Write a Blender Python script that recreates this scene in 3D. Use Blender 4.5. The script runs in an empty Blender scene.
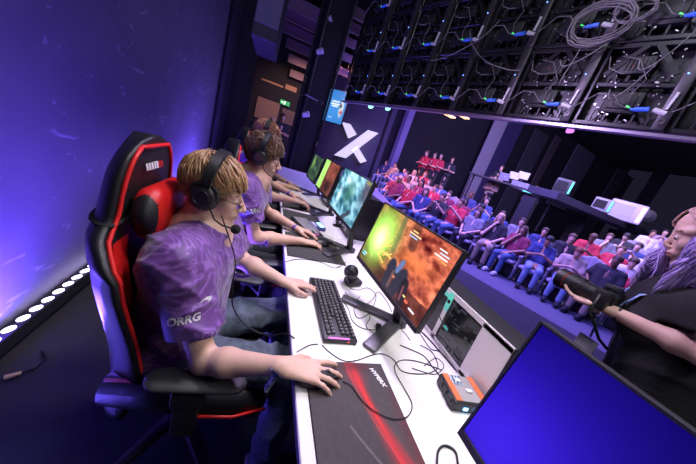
import bpy, bmesh, math, random
import numpy as np
from mathutils import Vector, Matrix, Euler
from mathutils.bvhtree import BVHTree
rnd = random.Random(7)
SC = bpy.context.scene
COL = SC.collection
PI = math.pi
def V(*a): return np.array(a, float)
def nrm(a):
    a = np.array(a, float); return a/(np.linalg.norm(a)+1e-12)
# ---------------------------------------------------------------- camera
FPX = 266.0; YAW, PITCH, ROLL = [math.radians(a) for a in (20.5, 16.2, 18.5)]
CAM = V(0, 0, 1.42)
cw = V(math.sin(YAW)*math.cos(PITCH), math.cos(YAW)*math.cos(PITCH), -math.sin(PITCH))
r0 = V(math.cos(YAW), -math.sin(YAW), 0); u0 = np.cross(r0, cw)
cr = r0*math.cos(ROLL)+u0*math.sin(ROLL); cu = np.cross(cr, cw)
def ray(x, y): return cw+cr*(x-348)/FPX-cu*(y-232)/FPX
def atd(x, y, d): return CAM+ray(x, y)*d
def onz(x, y, z):
    d = ray(x, y); return CAM+d*(z-CAM[2])/d[2]
def onp(x, y, P, n):
    d = ray(x, y); n = np.array(n, float); return CAM+d*((np.array(P)-CAM)@n)/(d@n)
def px(P):
    q = np.array(P, float)-CAM; z = q@cw
    if z < .05: return None
    return 348+FPX*(q@cr)/z, 232-FPX*(q@cu)/z, z
# ---------------------------------------------------------------- materials
MATS = {}
def lin(c):
    if isinstance(c, str):
        c = [int(c[i:i+2], 16)/255 for i in (0, 2, 4)]
        c = [x/12.92 if x <= .04045 else ((x+.055)/1.055)**2.4 for x in c]
    return (*c[:3], 1)
def mat(name, col=(.5, .5, .5), rough=.5, metal=0, emit=None, es=1, noise=0, nscale=20, col2=None, bump=0, bscale=60, sss=0, coat=0, sheen=0, alpha=None, vcol=False):
    if name in MATS: return MATS[name]
    m = bpy.data.materials.new(name); m.use_nodes = True; MATS[name] = m
    nt = m.node_tree; b = nt.nodes['Principled BSDF']
    b.inputs['Base Color'].default_value = lin(col)
    b.inputs['Roughness'].default_value = rough; b.inputs['Metallic'].default_value = metal
    if sss:
        b.inputs['Subsurface Weight'].default_value = sss; b.inputs['Subsurface Radius'].default_value = (.02, .008, .004); b.inputs['Subsurface Scale'].default_value = .5
    if coat: b.inputs['Coat Weight'].default_value = coat
    if sheen: b.inputs['Sheen Weight'].default_value = sheen
    if emit is not None:
        b.inputs['Emission Color'].default_value = lin(emit); b.inputs['Emission Strength'].default_value = es
    if col2 is not None or bump:
        tc = nt.nodes.new('ShaderNodeTexCoord')
    if col2 is not None:
        n = nt.nodes.new('ShaderNodeTexNoise'); n.inputs['Scale'].default_value = nscale; n.inputs['Detail'].default_value = 5
        cr_ = nt.nodes.new('ShaderNodeValToRGB'); cr_.color_ramp.elements[0].position = .38; cr_.color_ramp.elements[1].position = .62
        cr_.color_ramp.elements[0].color = lin(col); cr_.color_ramp.elements[1].color = lin(col2)
        nt.links.new(tc.outputs['Object'], n.inputs['Vector']); nt.links.new(n.outputs[0], cr_.inputs[0]); nt.links.new(cr_.outputs[0], b.inputs['Base Color'])
    if bump:
        n2 = nt.nodes.new('ShaderNodeTexNoise'); n2.inputs['Scale'].default_value = bscale; n2.inputs['Detail'].default_value = 3
        bp = nt.nodes.new('ShaderNodeBump'); bp.inputs['Strength'].default_value = bump; bp.inputs['Distance'].default_value = .01
        nt.links.new(tc.outputs['Object'], n2.inputs['Vector']); nt.links.new(n2.outputs[0], bp.inputs['Height']); nt.links.new(bp.outputs[0], b.inputs['Normal'])
    if vcol:
        a = nt.nodes.new('ShaderNodeVertexColor'); a.layer_name = 'Col'
        if emit is not None: nt.links.new(a.outputs[0], b.inputs['Emission Color'])
        else: nt.links.new(a.outputs[0], b.inputs['Base Color'])
    return m
# ---------------------------------------------------------------- mesh builder
def rotm(rx=0, ry=0, rz=0): return np.array(Euler((rx, ry, rz)).to_matrix())
def frame(d, up=(0, 0, 1)):
    d = nrm(d); up = np.array(up, float)
    if abs(d@nrm(up)) > .98: up = V(1, 0, 0) if abs(d[0]) < .9 else V(0, 1, 0)
    s = nrm(np.cross(up, d)); return d, s, np.cross(d, s)
class MB:
    def __init__(s): s.v = []; s.f = []; s.m = []; s.n = 0
    def add(s, v, f, mi=0):
        v = np.asarray(v, float); s.v.append(v)
        for q in f: s.f.append([i+s.n for i in q]); s.m.append(mi)
        s.n += len(v); return s
    def box(s, c, d, R=None, b=0, mi=0, seg=2):
        bm = bmesh.new(); bmesh.ops.create_cube(bm, size=1)
        for v in bm.verts: v.co = Vector((v.co.x*d[0], v.co.y*d[1], v.co.z*d[2]))
        if b: bmesh.ops.bevel(bm, geom=list(bm.edges), offset=min(b, min(d)*.45), segments=seg, affect='EDGES', profile=.5)
        v = np.array([q.co[:] for q in bm.verts]); f = [[x.index for x in q.verts] for q in bm.faces]; bm.free()
        if R is not None: v = v@np.array(R).T
        return s.add(v+np.array(c, float), f, mi)
    def bar(s, a, b, w, h, up=(0, 0, 1), bev=0, mi=0):
        a = np.array(a, float); b = np.array(b, float); d, sd, u = frame(b-a, up)
        return s.box((a+b)/2, (np.linalg.norm(b-a), w, h), np.stack([d, sd, u], 1), bev, mi)
    def tube(s, pts, r, n=8, cap=True, mi=0, flat=1, closed=False):
        pts = [np.array(p, float) for p in pts]; k = len(pts)
        rr = r if hasattr(r, '__len__') else [r]*k
        vs = []; up = V(0, 0, 1); prev = None
        for i, p in enumerate(pts):
            t = nrm((pts[(i+1) % k]-pts[i-1]) if closed else (pts[min(i+1, k-1)]-pts[max(i-1, 0)]))
            if prev is None:
                _, sd, u = frame(t)
            else:
                u = nrm(prev-t*(prev@t)); sd = np.cross(u, t)
            prev = u
            for j in range(n):
                a = 2*PI*j/n; vs.append(p+rr[i]*(math.cos(a)*sd+math.sin(a)*u*flat))
        f = [[i*n+j, i*n+(j+1) % n, (i+1)*n+(j+1) % n, (i+1)*n+j] for i in range(k-1) for j in range(n)]
        if closed: f += [[(k-1)*n+j, (k-1)*n+(j+1) % n, (j+1) % n, j] for j in range(n)]
        elif cap: f += [list(range(n))[::-1], [(k-1)*n+j for j in range(n)]]
        return s.add(vs, f, mi)
    def cyl(s, a, b, r, r2=None, n=16, mi=0): return s.tube([a, b], [r, r if r2 is None else r2], n, mi=mi)
    def lathe(s, prof, c=(0, 0, 0), ax=(0, 0, 1), n=24, mi=0):
        d, sd, u = frame(ax); c = np.array(c, float); vs = []
        for (r, z) in prof:
            for j in range(n):
                a = 2*PI*j/n; vs.append(c+d*z+r*(math.cos(a)*sd+math.sin(a)*u))
        k = len(prof)
        f = [[i*n+j, i*n+(j+1) % n, (i+1)*n+(j+1) % n, (i+1)*n+j] for i in range(k-1) for j in range(n)]
        f += [list(range(n))[::-1], [(k-1)*n+j for j in range(n)]]
        return s.add(vs, f, mi)
    def prism(s, poly, o, e1, e2, th, mi=0):
        """2D polygon (a,b) in plane o+a*e1+b*e2, extruded by vector th"""
        o = np.array(o, float); e1 = np.array(e1, float); e2 = np.array(e2, float); th = np.array(th, float)
        base = [o+a*e1+b*e2 for a, b in poly]; k = len(poly)
        f = [list(range(k))[::-1], list(range(k, 2*k))]+[[i, (i+1) % k, k+(i+1) % k, k+i] for i in range(k)]
        return s.add(base+[p+th for p in base], f, mi)
    def sphere(s, c, r, n=16, R=None, mi=0):
        vs = []; c = np.array(c, float); r = np.array(r if hasattr(r, '__len__') else [r]*3, float)
        for i in range(n//2+1):
            t = PI*i/(n//2)
            for j in range(n):
                a = 2*PI*j/n; q = V(math.sin(t)*math.cos(a), math.sin(t)*math.sin(a), math.cos(t))*r
                vs.append(c+(q if R is None else np.array(R)@q))
        return s.add(vs, [[i*n+j, (i+1)*n+j, (i+1)*n+(j+1) % n, i*n+(j+1) % n] for i in range(n//2) for j in range(n)], mi)
    def build(s, name, mats, parent=None, loc=None, smooth=False, bev=0):
        me = bpy.data.meshes.new(name)
        me.from_pydata(np.concatenate(s.v).tolist(), [], s.f)
        return mkobj(name, me, mats, parent, loc, smooth, s.m, bev)
def mkobj(name, me, mats, parent=None, loc=None, smooth=False, mi=None, bev=0):
    for m in (mats if isinstance(mats, (list, tuple)) else [mats]): me.materials.append(m)
    if mi is not None and any(mi): me.polygons.foreach_set('material_index', np.array(mi, np.int32))
    if smooth:
        me.polygons.foreach_set('use_smooth', np.ones(len(me.polygons), bool))
        if smooth != 'all': me.set_sharp_from_angle(angle=math.radians(40))
    me.update()
    o = bpy.data.objects.new(name, me); COL.objects.link(o)
    if parent: o.parent = parent
    if loc is not None: o.location = [float(x) for x in loc]
    if bev:
        b = o.modifiers.new('bevel', 'BEVEL'); b.width = bev; b.segments = 2; b.limit_method = 'ANGLE'
    return o
def empty(name, loc=(0, 0, 0), rz=0, rot=None):
    o = bpy.data.objects.new(name, None); COL.objects.link(o); o.location = [float(x) for x in loc]
    o.rotation_euler = rot if rot else (0, 0, rz); o.empty_display_size = .05
    return o
def tag(o, label=None, cat=None, group=None, kind=None):
    if label: o['label'] = label
    if cat: o['category'] = cat
    if group: o['group'] = group
    if kind: o['kind'] = kind
    return o
def struct(o): o['kind'] = 'structure'; return o
def copy_tree(o, parent=None, kids=None):
    c = o.copy(); COL.objects.link(c)
    if parent: c.parent = parent
    for ch in list(KIDS(o) if kids is None else kids): copy_tree(ch, c)
    return c
def KIDS(o): return [x for x in o.children]
def setmat(o, m, slot=0):
    o.material_slots[slot].link = 'OBJECT'; o.material_slots[slot].material = m
def text(name, s, size, mats, parent, M, ext=.0006, shear=0, bold=0, spacing=1):
    c = bpy.data.curves.new(name, 'FONT'); c.body = s; c.size = size; c.extrude = ext; c.shear = shear; c.offset = bold
    c.align_x = 'CENTER'; c.align_y = 'CENTER'; c.space_character = spacing; c.resolution_u = 3
    t = bpy.data.objects.new(name, c); COL.objects.link(t); bpy.context.view_layer.update()
    me = bpy.data.meshes.new_from_object(t.evaluated_get(bpy.context.evaluated_depsgraph_get()))
    bpy.data.objects.remove(t)
    v = np.empty(len(me.vertices)*3); me.vertices.foreach_get('co', v); v = v.reshape(-1, 3)
    M = np.array(M); v = v@M[:3, :3].T+M[:3, 3]; me.vertices.foreach_set('co', v.ravel())
    me.materials.clear()
    return mkobj(name, me, mats, parent)
def basis(o, e1, e2):
    M = np.eye(4); e1 = nrm(e1); e2 = nrm(e2); M[:3, 0] = e1; M[:3, 1] = e2; M[:3, 2] = np.cross(e1, e2); M[:3, 3] = o; return M
def picture(name, nx, ny, o, e1, e2, fn, m, parent):
    """flat panel o + a*e1 + b*e2 whose per-corner colours come from fn(a,b) arrays -> rgb (0..1 sRGB)"""
    a, b = np.meshgrid(np.linspace(0, 1, nx+1), np.linspace(0, 1, ny+1)); a = a.ravel(); b = b.ravel()
    v = np.array(o)+a[:, None]*np.array(e1)+b[:, None]*np.array(e2)
    f = [[j*(nx+1)+i, j*(nx+1)+i+1, (j+1)*(nx+1)+i+1, (j+1)*(nx+1)+i] for j in range(ny) for i in range(nx)]
    me = bpy.data.meshes.new(name); me.from_pydata(v.tolist(), [], f)
    rgb = np.clip(fn(a, b), 0, 1); rgb = np.where(rgb <= .04045, rgb/12.92, ((rgb+.055)/1.055)**2.4)
    at = me.color_attributes.new('Col', 'FLOAT_COLOR', 'POINT'); at.data.foreach_set('color', np.concatenate([rgb, np.ones((len(a), 1))], 1).astype(np.float32).ravel())
    return mkobj(name, me, m, parent)
# smooth value noise for pictures
def vnoise(a, b, sc, seed=0, octv=4):
    out = 0; amp = .5
    for k in range(octv):
        r_ = np.random.RandomState(seed+k); n = 64; g = r_.rand(n, n)
        x = a*sc*2**k; y = b*sc*2**k; xi = np.floor(x).astype(int); yi = np.floor(y).astype(int); fx = x-xi; fy = y-yi
        fx = fx*fx*(3-2*fx); fy = fy*fy*(3-2*fy)
        out = out+amp*((g[xi % n, yi % n]*(1-fx)+g[(xi+1) % n, yi % n]*fx)*(1-fy)+(g[xi % n, (yi+1) % n]*(1-fx)+g[(xi+1) % n, (yi+1) % n]*fx)*fy); amp *= .5
    return out
# ---------------------------------------------------------------- SDF bodies
class SDF:
    def __init__(s): s.p = []
    def cone(s, a, b, ra, rb=None, k=.02, fl=None, op='+'):
        s.p.append(('c', np.array(a, float), np.array(b, float), ra, ra if rb is None else rb, k, fl, op)); return s
    def ell(s, c, r, R=None, k=.02, op='+'):
        s.p.append(('e', np.array(c, float), np.array(r, float), None if R is None else np.array(R, float), 0, k, None, op)); return s
    def plane(s, p, n, k=.003, R=None):   # cut away the side n points to, within radius R of p
        s.p.append(('p', np.array(p, float), nrm(n), R, 0, k, None, '-')); return s
    def mesh(s, h, wob=None):
        lo = np.full(3, 1e9); hi = -lo
        for q in s.p:
            if q[7] == '-': continue
            if q[0] == 'c':
                R = max(q[3], q[4])*(1 if q[6] is None else max(1, 1/min(1, q[6][1])))
                for e in (q[1], q[2]): lo = np.minimum(lo, e-R); hi = np.maximum(hi, e+R)
            else:
                R = max(q[2]); lo = np.minimum(lo, q[1]-R); hi = np.maximum(hi, q[1]+R)
        lo -= 3*h+.01; hi += 3*h+.01; N = np.ceil((hi-lo)/h).astype(int)+1
        G = np.full(N, .05, np.float32)
        ax = [lo[i]+h*np.arange(N[i]) for i in range(3)]
        for q in s.p:
            k = q[5]; pad = k+.02
            if q[0] == 'c':
                R = max(q[3], q[4])*(1 if q[6] is None else max(1, 1/min(1, q[6][1])))+pad
                l_ = np.minimum(q[1], q[2])-R; h_ = np.maximum(q[1], q[2])+R
            elif q[0] == 'e': R = max(q[2])+pad; l_ = q[1]-R; h_ = q[1]+R
            else:
                R = q[3] or 9; l_ = q[1]-R; h_ = q[1]+R
            i0 = np.clip(np.floor((l_-lo)/h).astype(int), 0, N); i1 = np.clip(np.ceil((h_-lo)/h).astype(int)+1, 0, N)
            if (i1 <= i0).any(): continue
            X, Y, Z = np.meshgrid(ax[0][i0[0]:i1[0]], ax[1][i0[1]:i1[1]], ax[2][i0[2]:i1[2]], indexing='ij', sparse=True)
            if q[0] == 'c':
                a, b = q[1], q[2]; fl = q[6]; ab = b-a; P = [X-a[0], Y-a[1], Z-a[2]]
                L = ab@ab+1e-12; t = np.clip((P[0]*ab[0]+P[1]*ab[1]+P[2]*ab[2])/L, 0, 1)
                D = [P[i]-t*ab[i] for i in range(3)]
                if fl is not None:
                    n = nrm(fl[0]); dn = D[0]*n[0]+D[1]*n[1]+D[2]*n[2]; g = 1/fl[1]-1
                    D = [D[i]+dn*n[i]*g for i in range(3)]
                d = np.sqrt(D[0]**2+D[1]**2+D[2]**2)-(q[3]+(q[4]-q[3])*t)
                if fl is not None and fl[1] < 1: d = d*(.5+.5*fl[1])
            elif q[0] == 'e':
                P = [X-q[1][0], Y-q[1][1], Z-q[1][2]]
                if q[3] is not None:
                    R_ = q[3]; P = [P[0]*R_[0, i]+P[1]*R_[1, i]+P[2]*R_[2, i] for i in range(3)]
                r = q[2]; k0 = np.sqrt((P[0]/r[0])**2+(P[1]/r[1])**2+(P[2]/r[2])**2); k1 = np.sqrt((P[0]/r[0]**2)**2+(P[1]/r[1]**2)**2+(P[2]/r[2]**2)**2)
                d = k0*(k0-1)/(k1+1e-9)
            else:
                n = q[2]; d = (X-q[1][0])*n[0]+(Y-q[1][1])*n[1]+(Z-q[1][2])*n[2]
                d = -d
                if q[3]:
                    rr = np.sqrt((X-q[1][0])**2+(Y-q[1][1])**2+(Z-q[1][2])**2)-q[3]; d = np.maximum(d, rr)
            sl = tuple(slice(i0[i], i1[i]) for i in range(3)); g = G[sl]; d = d.astype(np.float32)
            if q[7] == '+':
                hh = np.clip(.5+.5*(g-d)/k, 0, 1); G[sl] = g*(1-hh)+d*hh-k*hh*(1-hh)
            else:
                d = -d; hh = np.clip(.5-.5*(g-d)/k, 0, 1); G[sl] = g*(1-hh)+d*hh+k*hh*(1-hh)
        if wob is not None:
            X, Y, Z = np.meshgrid(*ax, indexing='ij', sparse=True); G = G+wob(X, Y, Z).astype(np.float32)
        return nets(G, lo, h)
def nets(G, lo, h):
    S = G < 0; nx, ny, nz = G.shape
    c = S[:-1, :-1, :-1].astype(np.uint8)
    for i in (0, 1):
        for j in (0, 1):
            for k in (0, 1):
                if i+j+k: c = c+S[i:nx-1+i, j:ny-1+j, k:nz-1+k]
    I, J, K = np.nonzero((c > 0) & (c < 8)); idx = -np.ones(c.shape, np.int32); idx[I, J, K] = np.arange(len(I))
    cor = {(a, b, d): G[I+a, J+b, K+d] for a in (0, 1) for b in (0, 1) for d in (0, 1)}
    P = np.zeros((len(I), 3)); cnt = np.zeros(len(I))
    for a in cor:
        for ax in range(3):
            if a[ax] == 0:
                b = list(a); b[ax] = 1; b = tuple(b); ga, gb = cor[a], cor[b]; m = (ga < 0) != (gb < 0)
                t = np.where(m, ga/np.where(m, ga-gb, 1), 0)
                for q in range(3): P[:, q] += np.where(m, a[q]+(t if q == ax else 0), 0)
                cnt += m
    P = P/cnt[:, None]+np.stack([I, J, K], 1); V_ = lo+P*h
    F = []
    for ax in range(3):
        o1, o2 = [(1, 2), (2, 0), (0, 1)][ax]
        A = np.moveaxis(S, ax, 0); m = A[:-1] != A[1:]; ii = np.nonzero(np.moveaxis(m, 0, ax)); ii = [q.copy() for q in ii]
        ok = (ii[o1] > 0) & (ii[o2] > 0) & (ii[o1] < c.shape[o1]) & (ii[o2] < c.shape[o2])
        ii = [q[ok] for q in ii]; ins = S[ii[0], ii[1], ii[2]]
        def cell(d1, d2):
            q = [x.copy() for x in ii]; q[o1] -= d1; q[o2] -= d2; return idx[q[0], q[1], q[2]]
        Q = np.stack([cell(1, 1), cell(0, 1), cell(0, 0), cell(1, 0)], 1); Q = np.where(ins[:, None], Q, Q[:, ::-1]); F.append(Q)
    F = np.concatenate(F); F = F[(F >= 0).all(1)]
    return V_, F
def sdf_obj(name, sdf, h, mats, parent=None, org=(0, 0, 0), matfn=None, wob=None, relax=1):
    v, f = sdf.mesh(h, wob)
    for _ in range(relax):      # light laplacian relax
        acc = np.zeros_like(v); n = np.zeros(len(v))
        for i in range(4):
            for j in ((i+1) % 4, (i+3) % 4): np.add.at(acc, f[:, i], v[f[:, j]]); np.add.at(n, f[:, i], 1)
        v = v*.4+.6*acc/np.maximum(n, 1)[:, None]
    me = bpy.data.meshes.new(name); w = v-np.array(org)
    me.vertices.add(len(w)); me.vertices.foreach_set('co', w.ravel())
    me.loops.add(len(f)*4); me.loops.foreach_set('vertex_index', f.ravel().astype(np.int32))
    me.polygons.add(len(f)); me.polygons.foreach_set('loop_start', np.arange(0, len(f)*4, 4, dtype=np.int32))
    me.update(calc_edges=True); me.validate()
    mi = None
    if matfn is not None: mi = matfn(v[f].mean(1)).astype(np.int32)
    return mkobj(name, me, mats, parent, None, 'all', mi)
# ---------------------------------------------------------------- people
SKIN = mat('skin', (.62, .37, .27), .5, sss=.08, bump=.05, bscale=200)
SKINL = mat('skin pale', (.66, .42, .33), .5, sss=.08, bump=.05, bscale=200)
LIP = mat('lip', (.50, .20, .17), .45); EYEW = mat('eye white', (.75, .72, .7), .2); IRIS = mat('iris', (.08, .06, .05), .15); BROW = mat('brow', (.22, .13, .07), .8)
def Rypr(yaw, pitch=0, roll=0):  # yaw about z; pitch>0 nose down; roll tilt sideways
    return np.array((Euler((0, 0, math.radians(yaw))).to_matrix() @ Euler((0, math.radians(pitch), 0)).to_matrix() @ Euler((math.radians(roll), 0, 0)).to_matrix()))
def head_sdf(S, c, R, sc=1., fem=0, fine=True):
    c = np.array(c, float)
    def p(*a): return c+R@(V(*a)*sc)
    def e(q, r, k=.012, op='+', R2=None): S.ell(p(*q), V(*r)*sc, R if R2 is None else R@R2, k*sc, op)
    def n(a, b, ra, rb=None, k=.012, op='+'): S.cone(p(*a), p(*b), ra*sc, (ra if rb is None else rb)*sc, k*sc, None, op)
    e((-.012, 0, .035), (.093, .073, .082)); e((.03, 0, -.02), (.056, .058, .078), .02)
    if not fine:
        n((.085, 0, 0), (.104, 0, -.025), .009, .012, .008); e((.055, 0, -.085), (.03, .03, .025), .02); return
    for s in (1, -1):
        n((-.005, s*.052, -.045), (.058, s*.016, -.092), .017, .014, .02)         # jaw line
        e((.055, s*.036, -.022), (.026, .024, .028), .015)                        # cheek
        e((.052-.004*fem, s*.034, .022), (.034, .03, .018), .014)                        # brow ridge
        e((.089, s*.031, .001), (.013, .019, .012), .01, '-')                     # socket
        e((.0735, s*.031, .001), (.013, .0135, .0125), .003)                       # lids over the eyeball
        n((.0, s*.071, .018), (-.006, s*.078, -.028), .011, .007, .006)          # ear
        n((-.012, s*.079, .02), (-.012, s*.081, -.005), .007, .006, .005)
        e((.099-.005*fem, s*(.011-.002*fem), -.034), (.009-.002*fem, .0075-.001*fem, .0075-.001*fem), .006)                      # nostril wing
    e((.066, 0, -.098), (.02, .022, .016), .015)                                  # chin
    e((.0, 0, -.07), (.055, .045, .03), .03)
    if fem: n((.083, 0, .010), (.102, 0, -.024), .0065, .008, .010)
    else: n((.083, 0, .012), (.108, 0, -.026), .008, .0105, .010); e((.110, 0, -.03), (.009, .009, .008), .006)
    e((.079, 0, -.058), (.016, .026, .018), .014)                                  # muzzle
    e((.0925, 0, -.0545), (.0075, .021, .0048), .004); e((.0905, 0, -.0665), (.0075, .018, .0055), .004)
    e((.1, 0, -.0605), (.009, .019, .0016), .002, '-')
def face_mat(c, R, sc=1.):
    c = np.array(c, float)
    def f(P):
        q = (P-c)@R/sc; out = np.zeros(len(P), int)
        lip = (q[:, 0] > .084) & (abs(q[:, 1]) < .021*(1-.0*q[:, 0])) & (q[:, 2] < -.0505) & (q[:, 2] > -.0715) & (abs(q[:, 1])/.022+abs(q[:, 2]+.061)/.0115 < 1.15)
        br = (q[:, 0] > .05) & (abs(abs(q[:, 1])-.033) < .021) & (abs(q[:, 2]-.0245+.06*abs(abs(q[:, 1])-.03)) < .0038)
        out[lip] = 1; out[br] = 2; return out
    return f
def eyes(name, c, R, parent, org, sc=1., down=0):
    for s in (1, -1):
        M = MB(); q = V(.0765, s*.031, .001)*sc; p = np.array(c)+R@q-np.array(org)
        M.sphere(p, .0108*sc, 12, mi=0); M.sphere(p+R@(V(.0062, 0, -.001-down)*sc), V(.0062, .0062, .0062)*sc, 10, mi=1)
        M.build('eye', [EYEW, IRIS], parent, smooth='all')
def hand_sdf(S, w, F, U, right=True, curl=(20, 25, 15), spread=6, sc=1., thumb=0., each=None, k=.004):
    F = nrm(F); U = nrm(np.array(U)-F*(F@np.array(U))); T = np.cross(U, F)*(1 if right else -1); w = np.array(w, float)
    def p(f, t, u): return w+sc*(F*f+T*t+U*u)
    base = [(.088, .027), (.092, .006), (.087, -.014), (.078, -.031)]; Ls = [(.042, .025, .021), (.046, .029, .022), (.043, .026, .021), (.034, .02, .019)]
    for (f, t) in base:
        S.cone(p(.0, t*.55, 0), p(f, t, .002), .0155*sc, .0115*sc, .012, (U, .85))
    S.cone(p(-.02, 0, 0), p(.02, 0, 0), .024*sc, .023*sc, .015, (U, .75))
    for i, ((f, t), L) in enumerate(zip(base, Ls)):
        cu_ = (each[i] if each else curl); a = 0; sp = math.radians((1.2-i)*spread); q = p(f, t, .002)
        dirF = nrm(F*math.cos(sp)+T*math.sin(sp)); rr = [.0098, .0086, .0078, .0064]
        if i == 3: rr = [x*.88 for x in rr]
        for j in range(3):
            a += math.radians(cu_[j]); d = dirF*math.cos(a)-U*math.sin(a); q2 = q+d*L[j]*sc
            S.cone(q, q2, rr[j]*sc, rr[j+1]*sc, k if j else .007); q = q2
    t0, t1 = p(.014, .022, -.006), p(.046, .05, -.012-thumb*.5); t2 = p(.072, .058-.012*thumb, -.016-thumb); t3 = p(.095, .055-.3*thumb, -.02-thumb*1.3)
    S.cone(t0, t1, .016*sc, .0125*sc, .012); S.cone(t1, t2, .0115*sc, .01*sc, .005); S.cone(t2, t3, .010*sc, .0078*sc, .004)
def arm_sdf(S, sh, el, wr, F, sc=1., k=.02, r=(.048, .037, .0365, .024)):
    S.cone(sh, el, r[0]*sc, r[1]*sc, k)
    sh, el, wr = [np.array(q, float) for q in (sh, el, wr)]
    m = el+(wr-el)*.3; S.cone(el, m, r[1]*sc*.98, (r[2]+.004)*sc, k); S.cone(m, wr, (r[2]+.004)*sc, r[3]*sc, k)
def folds(amp, dirs, seed=0):
    def f(X, Y, Z):
        out = 0
        for (d, fr, ph) in dirs:
            q = X*d[0]+Y*d[1]+Z*d[2]; w_ = X*d[1]*7+Y*d[2]*6-Z*d[0]*8
            a_ = np.sin(q*fr*.55+ph+1.5*np.sin(w_*1.1+ph)+1.2*np.sin(Z*13+X*9+ph*2)); out = out+1.5*(1-np.abs(a_))**2*(.6+.6*np.sin(X*17+Z*15+Y*13+ph*3))
        return out*amp/len(dirs)
    return f
# purple team jersey: marbled print
def jersey():
    m = mat('jersey purple', (.12, .03, .22), .55, sheen=.3); nt = m.node_tree; b = nt.nodes['Principled BSDF']
    tc = nt.nodes.new('ShaderNodeTexCoord'); w = nt.nodes.new('ShaderNodeTexNoise'); w.inputs['Scale'].default_value = 6; w.inputs['Distortion'].default_value = 1.6; w.inputs['Detail'].default_value = 3
    mp = nt.nodes.new('ShaderNodeMath'); mp.operation = 'PINGPONG'; mp.inputs[1].default_value = .06
    cr_ = nt.nodes.new('ShaderNodeValToRGB'); E_ = cr_.color_ramp.elements
    E_[0].position = 0; E_[0].color = lin((.24, .10, .40)); E_[1].position = .06; E_[1].color = lin((.085, .022, .165))
    e = E_.new(.022); e.color = lin((.115, .032, .215))
    nt.links.new(tc.outputs['Object'], w.inputs['Vector']); nt.links.new(w.outputs[0], mp.inputs[0]); nt.links.new(mp.outputs[0], cr_.inputs[0]); nt.links.new(cr_.outputs[0], b.inputs['Base Color'])
    n2 = nt.nodes.new('ShaderNodeTexNoise'); n2.inputs['Scale'].default_value = 14; bp = nt.nodes.new('ShaderNodeBump'); bp.inputs['Strength'].default_value = .5; bp.inputs['Distance'].default_value = .02
    nt.links.new(tc.outputs['Object'], n2.inputs['Vector']); nt.links.new(n2.outputs[0], bp.inputs['Height']); nt.links.new(bp.outputs[0], b.inputs['Normal'])
    return m
JERSEY = jersey()
def hairmat(name, c1, c2, rough=.45):
    return mat(name, c1, rough, col2=c2, nscale=90, sheen=.1)
def hair_locks(name, c, R, m, parent, org, n=420, L=(.05, .09), rad=.006, thick=.014, seed=1, fwd=.0, fringe=True, back=-.06, curl=0., sc=1., low=-.03, vol=None):
    """short hair: a cap of many tapered locks combed from the crown"""
    rg = random.Random(seed); c = np.array(c, float); M = MB(); A = V(.093, .073, .082)+thick; cc = V(-.012, 0, .035)
    if vol is not None: A = A+np.array(vol)
    crown = nrm(V(-.45, .1, 1))
    def surf(d, t=1.): return cc+nrm(d)*(1/np.linalg.norm(nrm(d)/A))*t
    def inside(q):      # hair area: not the face
        if q[0] > .035+.03*(q[2] > .06) and q[2] < .062: return False
        if q[0] > -.01 and q[2] < .005+q[0]*.5: return False
        return q[2] > back+(.0 if q[0] < -.05 else .04)
    # base cap
    k = 26; vs = []; fs = []; ix = {}
    for i in range(k):
        for j in range(2*k):
            th = PI*(i+.5)/k*.8; ph = 2*PI*j/(2*k); q = surf(V(math.sin(th)*math.cos(ph), math.sin(th)*math.sin(ph), math.cos(th)), .955); ix[i, j] = len(vs); vs.append(c+R@(q*sc)-org)
    for i in range(k-1):
        for j in range(2*k):
            a = [(i, j), (i+1, j), (i+1, (j+1) % (2*k)), (i, (j+1) % (2*k))]
            if all(inside((vs_q(vs[ix[t]], c, org, R))/sc) for t in a): fs.append([ix[t] for t in a])
    M.add(vs, fs)
    cnt = 0
    while cnt < n:
        d = V(rg.gauss(0, 1), rg.gauss(0, 1), rg.gauss(.25, 1)); q = surf(d)
        if not inside(q): continue
        cnt += 1; dd = nrm(q-cc)
        if curl: clump = V(math.sin(dd[0]*9+dd[1]*7+seed), math.sin(dd[1]*11-dd[2]*6), math.sin(dd[2]*8+dd[0]*5))
        else: clump = V(0, .35*math.sin(dd[0]*10+dd[1]*13+seed), .3*math.sin(dd[1]*9+dd[0]*12))
        t = dd-crown*(dd@crown)+V(fwd*(1 if dd[0] > -.3 else 0), 0, -.15)+clump*(.25+.5*curl); t = nrm(t-dd*(t@dd)); t = nrm(t+V(rg.gauss(0, .08), rg.gauss(0, .08), rg.gauss(0, .05)))
        Lk = rg.uniform(*L); lev = rg.uniform(.93, 1.04); pts = []; pos = q*1.; st = Lk/5; ph = math.sin(dd[0]*14+dd[1]*9)*3+rg.uniform(-.5, .5)
        for s_ in range(6):
            t = nrm(t+V(0, 0, -.12)+curl*.9*V(math.sin(ph+s_*1.5), math.cos(ph+s_*1.4), math.sin(ph*2+s_)*.6))
            e_ = np.linalg.norm((pos-cc)/A); pos = cc+(pos-cc)/e_*(lev+.02*math.sin(s_*1.2+ph)+(.05*curl)*math.sin(s_*1.7+ph*3))
            pts.append(c+R@(pos*sc)-org); pos = pos+t*st
            if s_ > 1 and not fringe and pos[0] > .03: break
            if pos[2] < back-.015 or (pos[0] > .0 and pos[2] < .03-.0*pos[0] and abs(pos[1]) < .06) : break
        if len(pts) < 3: continue
        k_ = len(pts); M.tube(pts, [rad*sc*(.7, 1, 1, .9, .7, .25)[min(5, int(i*6/k_))] for i in range(k_)], 4, flat=.5)
    return M.build('hair', m, parent, smooth='all')
def vs_q(v, c, org, R): return (v+org-c)@R
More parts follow.
